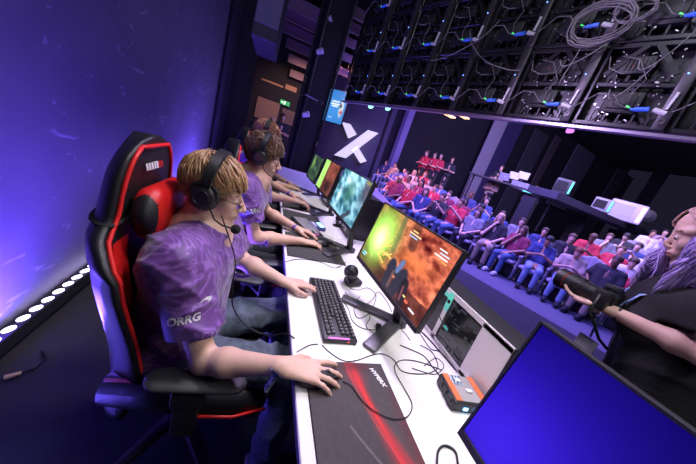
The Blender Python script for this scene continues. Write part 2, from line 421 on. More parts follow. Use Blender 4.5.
def headset(c, R, org_obj=None, label='', sc=1., mic=1, cable=None):
    """over-ear headset as its own thing; c head centre"""
    c = np.array(c, float); t = empty('headset', c); t['label'] = label; t['category'] = 'headset'
    BL = mat('headset plastic', (.012, .012, .014), .42); PAD = mat('headset pad', (.02, .02, .022), .75, bump=.3); MET = mat('headset metal', (.25, .25, .27), .3, 1)
    p = lambda *a: R@(V(*a)*sc)
    M = MB(); arc = [p(-.006, .104*math.cos(a), .042+.095*math.sin(a)) for a in np.linspace(-.05, PI+.05, 25)]
    vs = []; 
    for i, q in enumerate(arc):
        a = np.linspace(-.05, PI+.05, 25)[i]; o_ = p(0, math.cos(a), math.sin(a)); f_ = p(1, 0, 0); 
        for (x, y) in ((-.017, 0), (-.014, .009), (.014, .009), (.017, 0), (.014, -.007), (-.014, -.007)): vs.append(q+f_*x+o_*y)
    fs = [[i*6+j, i*6+(j+1) % 6, (i+1)*6+(j+1) % 6, (i+1)*6+j] for i in range(24) for j in range(6)]+[[5, 4, 3, 2, 1, 0], [144+j for j in range(6)]]
    M.add(vs, fs).build('headband', BL, t, smooth=True)
    Mp = MB(); arc2 = [p(-.006, .092*math.cos(a), .045+.086*math.sin(a)) for a in np.linspace(.7, PI-.7, 15)]; Mp.tube(arc2, .011*sc, 8, flat=.6).build('headband_pad', PAD, t, smooth='all')
    for s in (1, -1):
        cc_ = p(-.006, s*.088, -.002); y = p(0, s, 0); z = p(0, 0, 1); x = p(1, 0, 0)
        M = MB(); M.lathe([(.001, .026), (.022, .027), (.034, .024), (.041, .016), (.043, .004), (.042, -.004)], cc_, y, 28)
        cup = M.build('ear_cup', BL, t, smooth=True)
        MB().lathe([(.02, .0275), (.0205, .0295), (.024, .0295), (.0245, .0265)], cc_, y, 24).build('ring', MET, cup, smooth=True)
        pts = [cc_-y*.010+(x*math.cos(a)*.036+z*math.sin(a)*.04) for a in np.linspace(0, 2*PI, 24, endpoint=False)]
        MB().tube(pts, .0115*sc, 8, closed=True).build('ear_pad', PAD, t, smooth='all')
        M = MB(); M.tube([cc_+y*.012+x*.043, cc_+y*.014+x*.036+z*.03, cc_+y*.012+z*.056, cc_+y*.013+z*.075], .0045*sc, 6); M.tube([cc_+y*.012-x*.043, cc_+y*.014-x*.036+z*.03, cc_+y*.012+z*.056], .0045*sc, 6)
        M.build('yoke', BL, t, smooth='all')
    if mic:
        s = -1; a0 = p(.02, s*.105, -.02); b_ = p(.075, s*.09, -.075); e_ = p(.112, s*.05, -.088)
        arm = MB().tube([a0, (a0+b_)/2+p(0, s*.004, -.012), b_, e_], .0032, 6).build('microphone_arm', BL, t, smooth='all')
        MB().sphere(e_, (.017, .017, .017), 16).build('microphone_foam', mat('mic foam', (.01, .01, .011), .95, bump=.8, bscale=400), t, smooth='all')
    return t
# ---------- seated player. D: joints in world coordinates
def player(D, fine=.0034, cloth=.0055, low=False):
    org = V(D['org'][0], D['org'][1], 0); H, HR = np.array(D['head']), D['headR']
    S = SDF(); head_sdf(S, H, HR, 1., fine=True)
    nk = np.array(D['neck']); S.cone(nk, H+HR@V(-.022, 0, -.05), .056, .05, .025); S.cone(nk-V(0, 0, .03), nk, .07, .057, .03)
    for s in ('r', 'l'):
        sh, el, wr, hf, hu = [np.array(D[s+q], float) for q in ('sh', 'el', 'wr', 'hf', 'hu')]
        S.cone(nk-V(0, 0, .03), sh, .055, .05, .04); arm_sdf(S, sh, el, wr, hf); hand_sdf(S, wr+nrm(hf)*.012, hf, hu, s == 'r', each=D.get(s+'curl'), spread=D.get(s+'spread', 5), thumb=D.get(s+'thumb', .005))
    S.cone(nk-V(0, 0, .06), D['belly'], .11, .11, .05)
    body = sdf_obj('person', S, fine, [D.get('skin', SKINL), LIP, D.get('brow', BROW)], None, org, face_mat(H, HR))
    body.location = org.tolist(); tag(body, D['label'], 'person')
    eyes('eye', H, HR, body, org, down=.001)
    # jersey
    S = SDF(); b = np.array(D['belly']); pv = np.array(D['pelvis']); rs, ls = np.array(D['rsh']), np.array(D['lsh'])
    ax = nrm(ls-rs); ch = (rs+ls)/2*.6+b*.4
    for a, q, ra, rb in ((rs, ls, .082, .082), (rs+V(.02, 0, -.08)+ax*.03, ls+V(.02, 0, -.08)-ax*.03, .105, .105), (ch-ax*.07, b-ax*.065, .12, .118), (ch+ax*.07, b+ax*.065, .12, .118), (b-ax*.065, pv-ax*.07, .118, .135), (b+ax*.065, pv+ax*.07, .118, .135)): S.cone(a, q, ra, rb, .05)
    S.cone(nk-V(0, 0, .03), rs, .06, .066, .04); S.cone(nk-V(0, 0, .03), ls, .06, .066, .04)
    for s in ('r', 'l'):
        sh, el = np.array(D[s+'sh']), np.array(D[s+'el']); f = D.get('sleeve', .68); m = sh+(el-sh)*f
        out = nrm((sh-(rs+ls)/2)*V(1, 1, .2)); S.cone(sh-out*.012, m+V(0, 0, -.008)+out*.004, .062, .072, .04); S.cone(m, sh+(el-sh)*.98, .072, .082, .01)
        S.plane(m+(el-sh)*.02, el-sh, .004, .16)
        S.cone(sh+(el-sh)*.45, sh+(el-sh)*1.1, .05, .073, .006, None, '-')
    S.ell(nk+V(.02, 0, .035), (.078, .078, .062), None, .008, '-'); S.plane(pv-V(0, 0, .11), V(0, 0, -1), .01, None)
    fo = folds(-.015, [((.3, .5, .8), 75, 0), ((.8, -.2, -.5), 60, 2), ((-.2, .7, -.6), 95, 4)])
    sh_ = sdf_obj('jersey', S, cloth, JERSEY, body, org, wob=fo)
    if D.get('cap'): pass
    # trousers
    S = SDF()
    for s in ('r', 'l'):
        k = np.array(D[s+'kn']); a = np.array(D[s+'an']); h = pv+ax*(-.09 if s == 'r' else .09)+V(0, 0, -.02)
        S.cone(h, k, .098, .068, .04); S.cone(k, a, .066, .055, .03)
    S.cone(pv-ax*.07, pv+ax*.07, .125, .125, .04); S.plane(pv+V(0, 0, .07), V(0, 0, 1), .005)
    sdf_obj('jeans', S, .009, D.get('jeans', mat('blue grey denim', (.065, .085, .12), .8, col2=(.10, .13, .175), nscale=40, bump=.4)), body, org, wob=folds(-.014, [((.9, .1, .3), 80, 1), ((.3, .6, -.7), 70, 3)]))
    for s in ('r', 'l'):
        a = np.array(D[s+'an'])-org; M = MB(); M.box(a+V(.07, 0, -.045), (.27, .095, .03), b=.012, mi=1); M.sphere(a+V(.09, 0, -.01), (.12, .047, .05), 14); M.sphere(a+V(-.0, 0, .0), (.055, .045, .06), 12)
        M.build('shoe', [mat('dark shoe', (.03, .03, .035), .6), mat('shoe sole', (.4, .4, .42), .6)], body, smooth=True)
    return body
# ---------------------------------------------------------------- shared materials
BLACKP = mat('black plastic', (.014, .014, .016), .45); DARKP = mat('dark grey plastic', (.035, .035, .038), .5); MATTE = mat('matte black', (.008, .008, .009), .8)
WHITE = mat('white laminate desk', (.82, .80, .80), .42, bump=.03); LEATH = mat('black faux leather', (.012, .012, .014), .36, bump=.25, bscale=350); REDL = mat('red faux leather', (.62, .012, .012), .38, bump=.2, bscale=350)
REDP = mat('red piping', (.75, .02, .02), .4); STEEL = mat('brushed steel', (.45, .45, .48), .3, 1); GUN = mat('gunmetal', (.10, .10, .11), .35, 1); WPRINT = mat('white print', (.85, .85, .85), .5)
PURPM = mat('violet light tinted metal', (.16, .12, .30), .4); CABLE = mat('black cable', (.01, .01, .011), .5)  # violet light on the desk legs and edge is put into this metal colour
# ---------------------------------------------------------------- gaming chair (faces +X, origin on the floor)
def hw(s):   # half width of the back at height s (0..1)
    s = max(0, (s-.116)/.884); return float(np.interp(s, [0, .08, .3, .5, .60, .67, .73, .81, .87, .92, .955, .98, 1.0], [.20, .23, .265, .285, .28, .24, .185, .175, .163, .142, .115, .08, .03]))
def gaming_chair(loc, rz, label, tilt=.16, full=True):
    t = empty('gaming_chair', loc, rz); tag(t, label, 'gaming chair')
    SZ = .46
    M = MB(); M.box((.03, 0, SZ), (.48, .34, .10), b=.04, seg=4); M.build('seat', LEATH, t, smooth=True)
    for s in (1, -1):
        M = MB(); M.tube([(-.2, s*.2, SZ+.02), (.0, s*.225, SZ+.045), (.2, s*.225, SZ+.04), (.28, s*.2, SZ+.0)], [.05, .062, .06, .04], 12); M.build('seat_bolster', LEATH, t, smooth='all')
        MB().tube([(.03, s*.286, SZ+.01), (.1, s*.288, SZ+.02), (.2, s*.288, SZ+.02), (.31, s*.235, SZ-.005)], .006, 6).build('seat_piping', REDP, t, smooth='all')
        MB().tube([(-.2, s*.215, SZ+.07), (0, s*.24, SZ+.1), (.2, s*.24, SZ+.09), (.3, s*.21, SZ+.02)], .0065, 6).build('seat_piping', REDP, t, smooth='all')
    # backrest
    Hh = .95; R = rotm(0, -tilt, 0); o = V(-.20, 0, SZ-.13)
    ns, nw = 60, 24
    def surf(s, q, front):
        w = hw(s); y = w*q; wing = np.interp(s, [0, .15, .4, .62, .72, 1], [.05, .10, .11, .10, .035, .03])
        x = wing*abs(q)**2.6+.018*math.sin(s*7)+.035*(1-abs(q)**3)*(front)
        th = np.interp(s, [0, .7, .9, 1], [.055, .045, .035, .015])*(1-.55*abs(q)**6)
        if not front: x = x-th-.012*(1-q*q)
        return o+R@V(x, y, s*Hh)
    vs = [surf((i+.0)/ns, -1+2*j/nw, 1) for i in range(ns+1) for j in range(nw+1)]+[surf(i/ns, -1+2*j/nw, 0) for i in range(ns+1) for j in range(nw+1)]
    g = lambda i, j, b: b*(ns+1)*(nw+1)+i*(nw+1)+j
    f = []
    hole = lambda i, j: False
    for i in range(ns):
        for j in range(nw):
            f.append([g(i, j, 0), g(i, j+1, 0), g(i+1, j+1, 0), g(i+1, j, 0)]); f.append([g(i, j, 1), g(i+1, j, 1), g(i+1, j+1, 1), g(i, j+1, 1)])
        for j, fl in ((0, 0), (nw, 1)):
            q = [g(i, j, 0), g(i+1, j, 0), g(i+1, j, 1), g(i, j, 1)]; f.append(q if not fl else q[::-1])
    for j in range(nw):
        f.append([g(ns, j, 0), g(ns, j+1, 0), g(ns, j+1, 1), g(ns, j, 1)]); f.append([g(0, j, 0), g(0, j, 1), g(0, j+1, 1), g(0, j+1, 0)])
    MB().add(vs, f).build('backrest', LEATH, t, smooth='all')
    if full:
        for s in (1, -1):
            MB().tube([surf(q, s*.90, 1)+R@V(.004, 0, 0) for q in np.linspace(.03, .97, 30)], .0062, 6).build('back_piping', REDP, t, smooth='all')
        MB().tube([surf(.97, q, 1)+R@V(.004, 0, 0) for q in np.linspace(-.9, .9, 14)], .0062, 6).build('back_piping', REDP, t, smooth='all')
        # red side panels on the wings
        for s in (1, -1):
            v2 = []; f2 = []
            for i, q in enumerate(np.linspace(.36, .70, 14)):
                for j, w in enumerate((.45, .6, .72, .82)): v2.append(surf(q, s*w, 1)+R@V(.004, 0, 0))
            for i in range(13):
                for j in range(3): a = [i*4+j, i*4+j+1, (i+1)*4+j+1, (i+1)*4+j]; f2.append(a if s > 0 else a[::-1])
            MB().add(v2, f2).build('wing_panel', REDL, t, smooth='all')
        # neck pillow with strap
        pc = surf(.77, 0, 1)+R@V(.05, 0, 0); S = SDF(); S.cone(pc+V(0, -.1, 0), pc+V(0, .1, 0), .06, .06, .02, (V(1, 0, 0), .7)); S.cone(pc+V(0, -.09, .045), pc+V(0, .09, .045), .035, .035, .03); S.cone(pc+V(0, -.09, -.05), pc+V(0, .09, -.05), .035, .035, .03)
        sdf_obj('neck_pillow', S, .008, [REDL, LEATH], t, matfn=lambda P: (abs(P[:, 1]) > .125).astype(int))
        st = [surf(.75, q, 1)+R@V(.003, 0, 0) for q in np.linspace(-.97, .97, 13)]+[surf(.75, q, 0)-R@V(.003, 0, 0) for q in np.linspace(.97, -.97, 13)]
        MB().tube(st, .007, 6, flat=1, closed=True).build('pillow_strap', MATTE, t, smooth='all')
        # maker's mark on the head panel: white and red slanted strokes
        L = MB(); c = surf(.905, -.0, 1)+R@V(.007, 0, 0); ey = V(0, -1, 0); ez = R@V(0, 0, 1); nx = R@V(.002, 0, 0)
        for k in range(7):
            a = -.055+k*.0165; L.prism([(a, -.011), (a+.010, -.011), (a+.017, .011), (a+.007, .011)], c, ey, ez, nx, mi=1 if k < 2 else 0)
        L.build('logo', [WPRINT, REDP], t)
    # armrests
    for s in (1, -1):
        S = SDF(); a = V(-.02, s*.31, .655); S.cone(a, a+V(.20, 0, 0), .043, .04, .01, (V(0, 0, 1), .34)); 
        sdf_obj('armrest', S, .007, DARKP, t)
        M = MB(); M.box((.06, s*.31, .54), (.07, .035, .2), b=.008); M.box((.06, s*.315, .60), (.09, .05, .06), b=.012); M.bar((.06, s*.31, .43), (.0, s*.12, .40), .06, .02, bev=.006); M.build('armrest_post', BLACKP, t, smooth=True)
    M = MB(); M.box((0, 0, .385), (.26, .2, .05), b=.01); M.bar((.0, -.08, .385), (.05, -.26, .38), .012, .012); M.build('tilt_mechanism', GUN, t, smooth=True)
    MB().lathe([(.028, 0), (.028, .14), (.018, .14), (.018, .28)], (0, 0, .10), n=16).build('gas_lift', GUN, t, smooth=True)
    for k in range(5):
        a = 2*PI*k/5+.3; d = V(math.cos(a), math.sin(a), 0)
        M = MB(); M.tube([V(0, 0, .12), d*.12+V(0, 0, .115), d*.31+V(0, 0, .075)], [.04, .03, .018], 8, flat=.8); lg = M.build('leg', BLACKP, t, smooth=True)
        M = MB(); q = d*.31; M.cyl(q+V(-d[1], d[0], 0)*.008+V(0, 0, .03), q+V(-d[1], d[0], 0)*.03+V(0, 0, .03), .029); M.cyl(q-V(-d[1], d[0], 0)*.008+V(0, 0, .03), q-V(-d[1], d[0], 0)*.03+V(0, 0, .03), .029); M.cyl(q+V(0, 0, .03), q+V(0, 0, .08), .008)
        M.build('caster', DARKP, lg, smooth=True)
    return t
# ---------------------------------------------------------------- monitor (screen faces -X, origin on desk under the neck)
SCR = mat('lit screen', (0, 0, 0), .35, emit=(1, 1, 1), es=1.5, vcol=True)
def monitor(loc, rz, label, pic, tilt=.14, nx=128, ny=74, drop=0):
    t = empty('monitor', loc, rz); tag(t, label, 'monitor'); W, Hh = .556, .322; zc = .338; R = rotm(0, tilt, 0); c = V(0, 0, zc+drop)
    M = MB(); M.box(c+R@V(.018, 0, 0), (.022, W, Hh), R, .004); M.box(c+R@V(.04, 0, -.0), (.035, W*.7, Hh*.62), R, .015); M.build('housing', BLACKP, t, smooth=True)
    fr = MB(); x = .0045
    for (y, z, w, h) in ((0, Hh/2-.003, W, .006), (0, -Hh/2+.009, W, .018), (W/2-.003, 0, .006, Hh), (-W/2+.003, 0, .006, Hh)): fr.box(c+R@V(x, y, z), (.005, w, h), R, .001)
    fr.build('bezel', DARKP, t)
    w2, h2 = W-.014, Hh-.026; o = c+R@V(.0055, w2/2, -h2/2+.006)
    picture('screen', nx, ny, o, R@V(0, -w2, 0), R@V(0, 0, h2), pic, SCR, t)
    M = MB(); M.bar((.15, 0, .0), (.075, 0, .34), .07, .03, up=(1, 0, 0), bev=.01); M.box((.06, 0, zc-.02), (.05, .1, .1), b=.01); M.build('neck', DARKP, t, smooth=True)
    for s in (1, -1): MB().bar((.15, 0, .012), (-.085, s*.165, .010),   .058, .016, bev=.006).build('foot', mat('grey stand metal', (.13, .13, .135), .4, .6), t, smooth=True)
    MB().cyl((.15, 0, .0), (.15, 0, .022), .042).build('foot_hub', DARKP, t, smooth=True)
    return t
# ---------------------------------------------------------------- keyboard: length along local Y, wrist side -X
KEYM = mat('keycap', (.05, .048, .052), .5); LEG = mat('keycap legend', (.45, .45, .48), .5)
def keyboard(loc, rz, label, full=True):
    t = empty('keyboard', loc, rz); tag(t, label, 'keyboard'); L = .442 if full else .356; W = .135
    M = MB(); M.box((0, 0, .012), (W, L, .020), b=.005); M.build('case', BLACKP, t, smooth=True)
    u = .019; K = MB(); G = MB(); rows = 6
    n = 23 if full else 18
    for r in range(rows):
        x = .052-r*u-(.004 if r else 0); k = 0; y = L/2-.014
        units = [1]*n
        if r == 5: units = [1.25, 1.25, 1.25, 6.25, 1.25, 1.25, 1.25, 1.25]+[1.1]*(3)+([2.2, 1] if full else [])
        elif r == 4: units = [2.25]+[1]*10+[2.75, 1.1, 1.1, 1.1]+([1]*4 if full else [])
        elif r == 3: units = [1.75]+[1]*11+[2.25]+[-3.3]+([1]*4 if full else [])
        elif r == 2: units = [1.5]+[1]*12+[1.5]+[1.1]*3+([1]*4 if full else [])
        elif r == 1: units = [1]*13+[2]+[1.1]*3+([1]*4 if full else [])
        for w in units:
            if y-abs(w)*u < -L/2+.008: break
            if w > 0:
                K.box((x, y-w*u/2, .026), (.0155, w*u-.0035, .009), b=.0022, seg=1)
                if w < 2.5: G.box((x+.003, y-w*u/2+.002*(1 if w < 2 else 0), .0309), (.0045, .003, .0004))
            y -= w*u
    K.build('keycap', KEYM, t)['kind'] = 'stuff'; G.build('key_legend', LEG, t)['kind'] = 'stuff'
    M = MB(); M.box((-.008, -L/2+.006, .0225), (.085, .008, .0012)); M.build('light_strip', mat('pink keyboard glow', (.5, .1, .4), .4, emit=(.9, .25, .75), es=.7), t)
    M = MB(); M.cyl((.03, -L/2-.0005, .013), (.03, -L/2+.004, .013), .0025, n=8); M.build('status_light', mat('red led', (.5, 0, 0), .4, emit=(1, .05, .02), es=4), t)
    return t
def mouse(loc, rz, label):
    S = SDF(); S.ell((-.0, 0, .006), (.062, .033, .034), None, .01); S.ell((.03, 0, .008), (.035, .030, .024), None, .01); S.plane((0, 0, 0), (0, 0, -1), .002)
    t = empty('mouse', loc, rz); tag(t, label, 'mouse'); sdf_obj('shell', S, .003, BLACKP, t)
    MB().cyl((.034, -.004, .03), (.034, .004, .03), .011, n=14).build('scroll_wheel', DARKP, t, smooth=True); MB().box((.048, 0, .026), (.03, .0015, .008), rotm(0, .45, 0)).build('button_split', MATTE, t)
    return t
def pad(name, x0, x1, y0, y1, z, label, pic=None, m=None, rz=0):
    t = empty(name, ((x0+x1)/2, (y0+y1)/2, z), rz); tag(t, label, 'mousepad'); w, h = x1-x0, y1-y0
    MB().box((0, 0, .002), (w, h, .004), b=.0018, seg=1).build('rubber_base', MATTE, t)
    if pic: picture('printed_cloth', 90, 100, V(-w/2+.003, -h/2+.003, .0043), V(w-.006, 0, 0), V(0, h-.006, 0), pic, mat('mousepad print', (.1, .1, .1), .7, vcol=True), t)
    else: MB().box((0, 0, .0043), (w-.006, h-.006, .0006)).build('cloth_top', m or mat('charcoal cloth', (.045, .043, .045), .85, bump=.2, bscale=500), t)
    return t
def cable(name, pts, r, label, m=None, group=None, cat='cable', sub=6):
    P = [np.array(p, float) for p in pts]; out = []
    for i in range(len(P)-1):
        a, b, c_, d = P[max(i-1, 0)], P[i], P[i+1], P[min(i+2, len(P)-1)]
        for k in range(sub):
            s = k/sub; out.append(.5*((2*b)+(-a+c_)*s+(2*a-5*b+4*c_-d)*s*s+(-a+3*b-3*c_+d)*s**3))
    out.append(P[-1]); o0 = out[0].copy()
    o = MB().tube([q-o0 for q in out], r, 6).build(name, m or CABLE, None, o0, smooth='all'); tag(o, label, cat, group); return o
# ---------------------------------------------------------------- setting: stage side
DZ = .75
BLUEW = mat('painted wall', (.13, .12, .155), .6, col2=(.15, .14, .175), nscale=3, bump=.12, bscale=30)
def scuffed():
    nt = BLUEW.node_tree; b = nt.nodes['Principled BSDF']; src = b.inputs['Base Color'].links[0].from_socket
    tc = nt.nodes.new('ShaderNodeTexCoord'); mp = nt.nodes.new('ShaderNodeMapping'); mp.inputs['Scale'].default_value = (1, 1.2, 3.2); mp.inputs['Rotation'].default_value = (.6, 0, 0)
    n = nt.nodes.new('ShaderNodeTexNoise'); n.inputs['Scale'].default_value = 2.2; n.inputs['Detail'].default_value = 6; n.inputs['Distortion'].default_value = 2.5
    r_ = nt.nodes.new('ShaderNodeValToRGB'); r_.color_ramp.elements[0].position = .64; r_.color_ramp.elements[1].position = .72; r_.color_ramp.elements[1].color = (.55, .55, .55, 1)
    mx = nt.nodes.new('ShaderNodeMixRGB'); mx.inputs[2].default_value = (.45, .43, .5, 1)
    for a, c in ((tc.outputs['Object'], mp.inputs[0]), (mp.outputs[0], n.inputs[0]), (n.outputs[0], r_.inputs[0]), (r_.outputs[0], mx.inputs[0]), (src, mx.inputs[1]), (mx.outputs[0], b.inputs['Base Color'])): nt.links.new(a, c)
scuffed()
struct(MB().box((-1.11, 2.4, 2.3), (.1, 7.6, 4.6)).build('wall_left', BLUEW))
FLOORM = mat('stage carpet', (.02, .018, .026), .8, col2=(.027, .025, .035), nscale=200, bump=.3, bscale=300)
a_ = V(-.375, .927, 0); e_n = V(.927, .375, 0); E0 = e_n*5.0
poly = [(-1.2, -1.6), tuple((E0-a_*3.4)[:2]), tuple((E0+a_*9.5)[:2]), (-1.2, 10.6)]
struct(MB().prism(poly, (0, 0, -.2), (1, 0, 0), (0, 1, 0), (0, 0, .2)).build('floor', FLOORM))
# wall wash bars
def led_bar(y0, n, label, es):
    t = empty('led_bar', (-1.0, y0, 0)); tag(t, label, 'light')
    M = MB(); M.box((0, n*.0425, .062), (.085, n*.085+.02, .06), rotm(0, -.35, 0), .006); M.build('housing', BLACKP, t, smooth=True)
    R = rotm(0, -.35, 0); em = mat('blue white lens', (.6, .6, 1), .3, emit=(.62, .55, 1), es=es)
    for k in range(n): MB().cyl(R@V(0, 0, .028)+V(0, .0425+k*.085, .062), R@V(0, 0, .033)+V(0, .0425+k*.085, .062), .026, n=18).build('lens', em, t, smooth=True)
    for s in (.1, n*.085-.1):
        M = MB(); M.bar((-.0, s, .01), (.0, s+.02, .01), .14, .02); M.build('bracket', GUN, t)
    return t
BARS = [led_bar(.55, 20, 'black floor light bar with glowing round lenses beside the nearest gaming chair', 9),
        led_bar(3.7, 16, 'farther black floor light bar at the wall behind the row of chairs', 9)]
def area(name, loc, target, size, power, col, sizey=None, spread=None):
    l = bpy.data.lights.new(name, 'AREA'); l.energy = power; l.color = col; l.size = size
    if sizey: l.shape = 'RECTANGLE'; l.size_y = sizey
    if spread: l.spread = math.radians(spread)
    o = bpy.data.objects.new(name, l); COL.objects.link(o); o.location = [float(x) for x in loc]
    o.rotation_euler = (Vector([float(x) for x in target])-o.location).to_track_quat('-Z', 'Y').to_euler(); return o
def spot(name, loc, target, power, col, ang, blend=.5, rad=.08):
    l = bpy.data.lights.new(name, 'SPOT'); l.energy = power; l.color = col; l.spot_size = math.radians(ang); l.spot_blend = blend; l.shadow_soft_size = rad
    o = bpy.data.objects.new(name, l); COL.objects.link(o); o.location = [float(x) for x in loc]
    o.rotation_euler = (Vector([float(x) for x in target])-o.location).to_track_quat('-Z', 'Y').to_euler(); return o
area('wall_bar_light', (-.97, 1.4, .12), (-1.08, 1.4, 1.0), .06, 110, (.14, .07, 1), 1.7)
area('wall_bar_light', (-.97, 4.5, .12), (-1.08, 4.5, 1.0), .06, 130, (.16, .09, 1), 1.3)
# ---------------------------------------------------------------- tables
YP = [.93+.86*i for i in range(-1, 5)]
def table(y0, y1, label):
    t = empty('desk', (.63, (y0+y1)/2, 0)); tag(t, label, 'desk', 'white desks set end to end along the players'); L = y1-y0-.004
    M = MB(); M.box((0, 0, DZ-.0125), (.84, L, .025), b=.003); M.build('table_top', WHITE, t, smooth=True)
    MB().box((-.4215, 0, DZ-.0125), (.003, L, .024)).build('edge_band', PURPM, t)
    for sx in (-.36, .36):
        for sy in (-L/2+.06, L/2-.06): MB().box((sx, sy, (DZ-.03)/2), (.045, .045, DZ-.03), b=.004).build('leg', PURPM, t)
    M = MB()
    for sy in (-L/2+.06, L/2-.06): M.box((0, sy, DZ-.05), (.68, .03, .03))
    M.box((.36, 0, DZ-.05), (.03, L-.15, .03)); M.build('frame_rail', PURPM, t)
    return t
table(-1.55, .13, 'white desk nearest the camera, under the blank blue monitor'); table(.13, 1.93, 'white desk where the glasses-wearing player plays'); table(1.93, 3.70, 'white desk further along the row under the third player'); table(3.70, 5.4, 'last white desk at the far end of the player row')
# ---------------------------------------------------------------- pictures for screens
def mixc(base, col, w): w = np.clip(w, 0, 1)[:, None]; return base*(1-w)+np.array(col)[None]*w
def blob(a, b, x, y, rx, ry, sh=2): return np.exp(-(((a-x)/rx)**2+((b-y)/ry)**2)**(sh/2))
def seg(a, b, p, q, w):
    px_, py_ = q[0]-p[0], q[1]-p[1]; t = np.clip(((a-p[0])*px_+(b-p[1])*py_)/(px_**2+py_**2), 0, 1); d = np.hypot((a-p[0]-t*px_)*1.75, b-p[1]-t*py_); return np.clip((w-d)/w*3, 0, 1)
def pic_main(a, b):
    n = vnoise(a, b, 5, 3); n2 = vnoise(a+b*.3, b-a*.5, 14, 9)
    c = np.stack([.68+.50*(n-.4), .33+.38*(n-.4), .24+.30*(n-.4)], 1)+(n2-.45)[:, None]*np.array([.55, .40, .32])
    rg_ = 1-2*np.abs(vnoise(a+.3*b, b, 7, 51)-.47)*2; c = c+((rg_-.75)*.55)[:, None]*np.array([.8, .6, .45])
    c = mixc(c, (.92, .50, .26), blob(a, b, .68, .55, .22, .13)*.8); c = mixc(c, (.35, .26, .24), seg(a, b, (.38, 1), (.42, .5), .06)*.8); c = mixc(c, (.30, .16, .12), seg(a, b, (.55, 1), (.6, .72), .1)*.6)
    c = mixc(c, (.22, .10, .08), (b < .13+.12*a)*.7)
    c = mixc(c, (.36, .60, .22), blob(a, b, .15, .58, .24, .50)*.95); c = mixc(c, (.70, 1, .36), blob(a, b, .18+.06*(n-.4), .52, .17, .34)*1.3); c = mixc(c, (.95, 1, .75), blob(a, b, .19, .50, .10, .2)*1.1)
    for k, (x, y, dx, dy) in enumerate([(.25, .42, .12, .1), (.27, .36, .15, .02), (.25, .3, .13, -.06), (.3, .45, .05, .16), (.33, .33, .1, .1), (.28, .5, -.02, .13), (.36, .4, .1, -.03)]): c = mixc(c, (1, .78, .42), seg(a, b, (x, y), (x+dx, y+dy), .014))
    gun = np.maximum.reduce([seg(a, b, (.52, .0), (.50, .34), .10), seg(a, b, (.48, .28), (.66, .30), .07), seg(a, b, (.62, .0), (.66, .32), .12)])
    c = mixc(c, (.17, .17, .22), gun); c = mixc(c, (.36, .44, .62), seg(a, b, (.58, .32), (.60, .46), .05)); c = mixc(c, (.48, .36, .30), seg(a, b, (.56, .05), (.55, .26), .03)*.7); c = mixc(c, (.10, .10, .12), seg(a, b, (.76, .02), (.72, .26), .09)*.9)
    c = mixc(c, (.55, .30, .36), seg(a, b, (.72, .22), (.74, .05), .02)*.8)
    for (x, y, L, h, col) in [(.50, .86, .14, .010, (.9, .85, .7)), (.51, .82, .10, .008, (.6, .75, .95)), (.53, .90, .06, .008, (.95, .8, .5)), (.84, .90, .07, .008, (.9, .9, .9)), (.86, .86, .08, .010, (.75, .85, 1)), (.82, .82, .12, .008, (.95, .95, .95)), (.90, .78, .05, .008, (.9, .7, .4)), (.04, .10, .05, .012, (.6, .9, 1)), (.06, .14, .05, .008, (.9, .95, 1)), (.86, .08, .06, .012, (.9, .9, .95)), (.80, .11, .02, .02, (.95, .4, .3)), (.76, .14, .02, .014, (.95, .85, .5))]: c = mixc(c, col, seg(a, b, (x, y), (x+L, y), h))
    c = mixc(c, (.35, .8, .95), blob(a, b, .05, .13, .03, .04)*.6)
    return c
def pic_ice(a, b):
    n = vnoise(a, b, 5, 21); n2 = vnoise(a*1.4+b, b*.8-a*.3, 9, 5)
    c = np.stack([.30+.8*(n-.4), .52+.75*(n-.4), .60+.7*(n-.4)], 1)+(n2-.45)[:, None]*.9
    c = mixc(c, (.25, .45, .38), blob(a, b, .5, .55, .16, .25)*.8); c = mixc(c, (.35, .25, .30), blob(a, b, .95, .8, .12, .3)*.8); c = mixc(c, (.62, .55, .22), seg(a, b, (.86, .95), (.96, .95), .03)*.8); c = mixc(c, (.12, .12, .16), seg(a, b, (.6, .0), (.75, .2), .08)*.7)
    c = mixc(c, (.95, 1, 1), blob(a, b, .2, .35, .05, .25)*.7+blob(a, b, .35, .8, .1, .08)*.6)
    return c
def pic_split(a, b):
    n = vnoise(a, b, 6, 31); c = np.stack([.42+.5*(n-.4), .22+.3*(n-.4), .18+.25*(n-.4)], 1); g = np.stack([.55+.2*n, .85+.1*n, .35+.2*n], 1)
    w = np.clip((.34-a)*30, 0, 1)[:, None]; c = c*(1-w)+g*w; return mixc(c, (.15, .1, .1), blob(a, b, .7, .2, .2, .2))
def pic_dark(a, b):
    n = vnoise(a, b, 6, 41); c = np.stack([.18+.4*(n-.4), .26+.4*(n-.4), .2+.3*(n-.4)], 1); return mixc(c, (.6, .8, .35), blob(a, b, .2, .7, .08, .3)*.8)
def pic_wall_reflection(a, b):  # painted blue glow stands in for the lit wall reflected on the switched-off screen
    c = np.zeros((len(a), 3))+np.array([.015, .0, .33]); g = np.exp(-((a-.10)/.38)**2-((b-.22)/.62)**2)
    return mixc(mixc(c, (.01, .004, .11), np.clip((a-.30)*1.6, 0, 1)), (.19, .07, .76), g*.95)
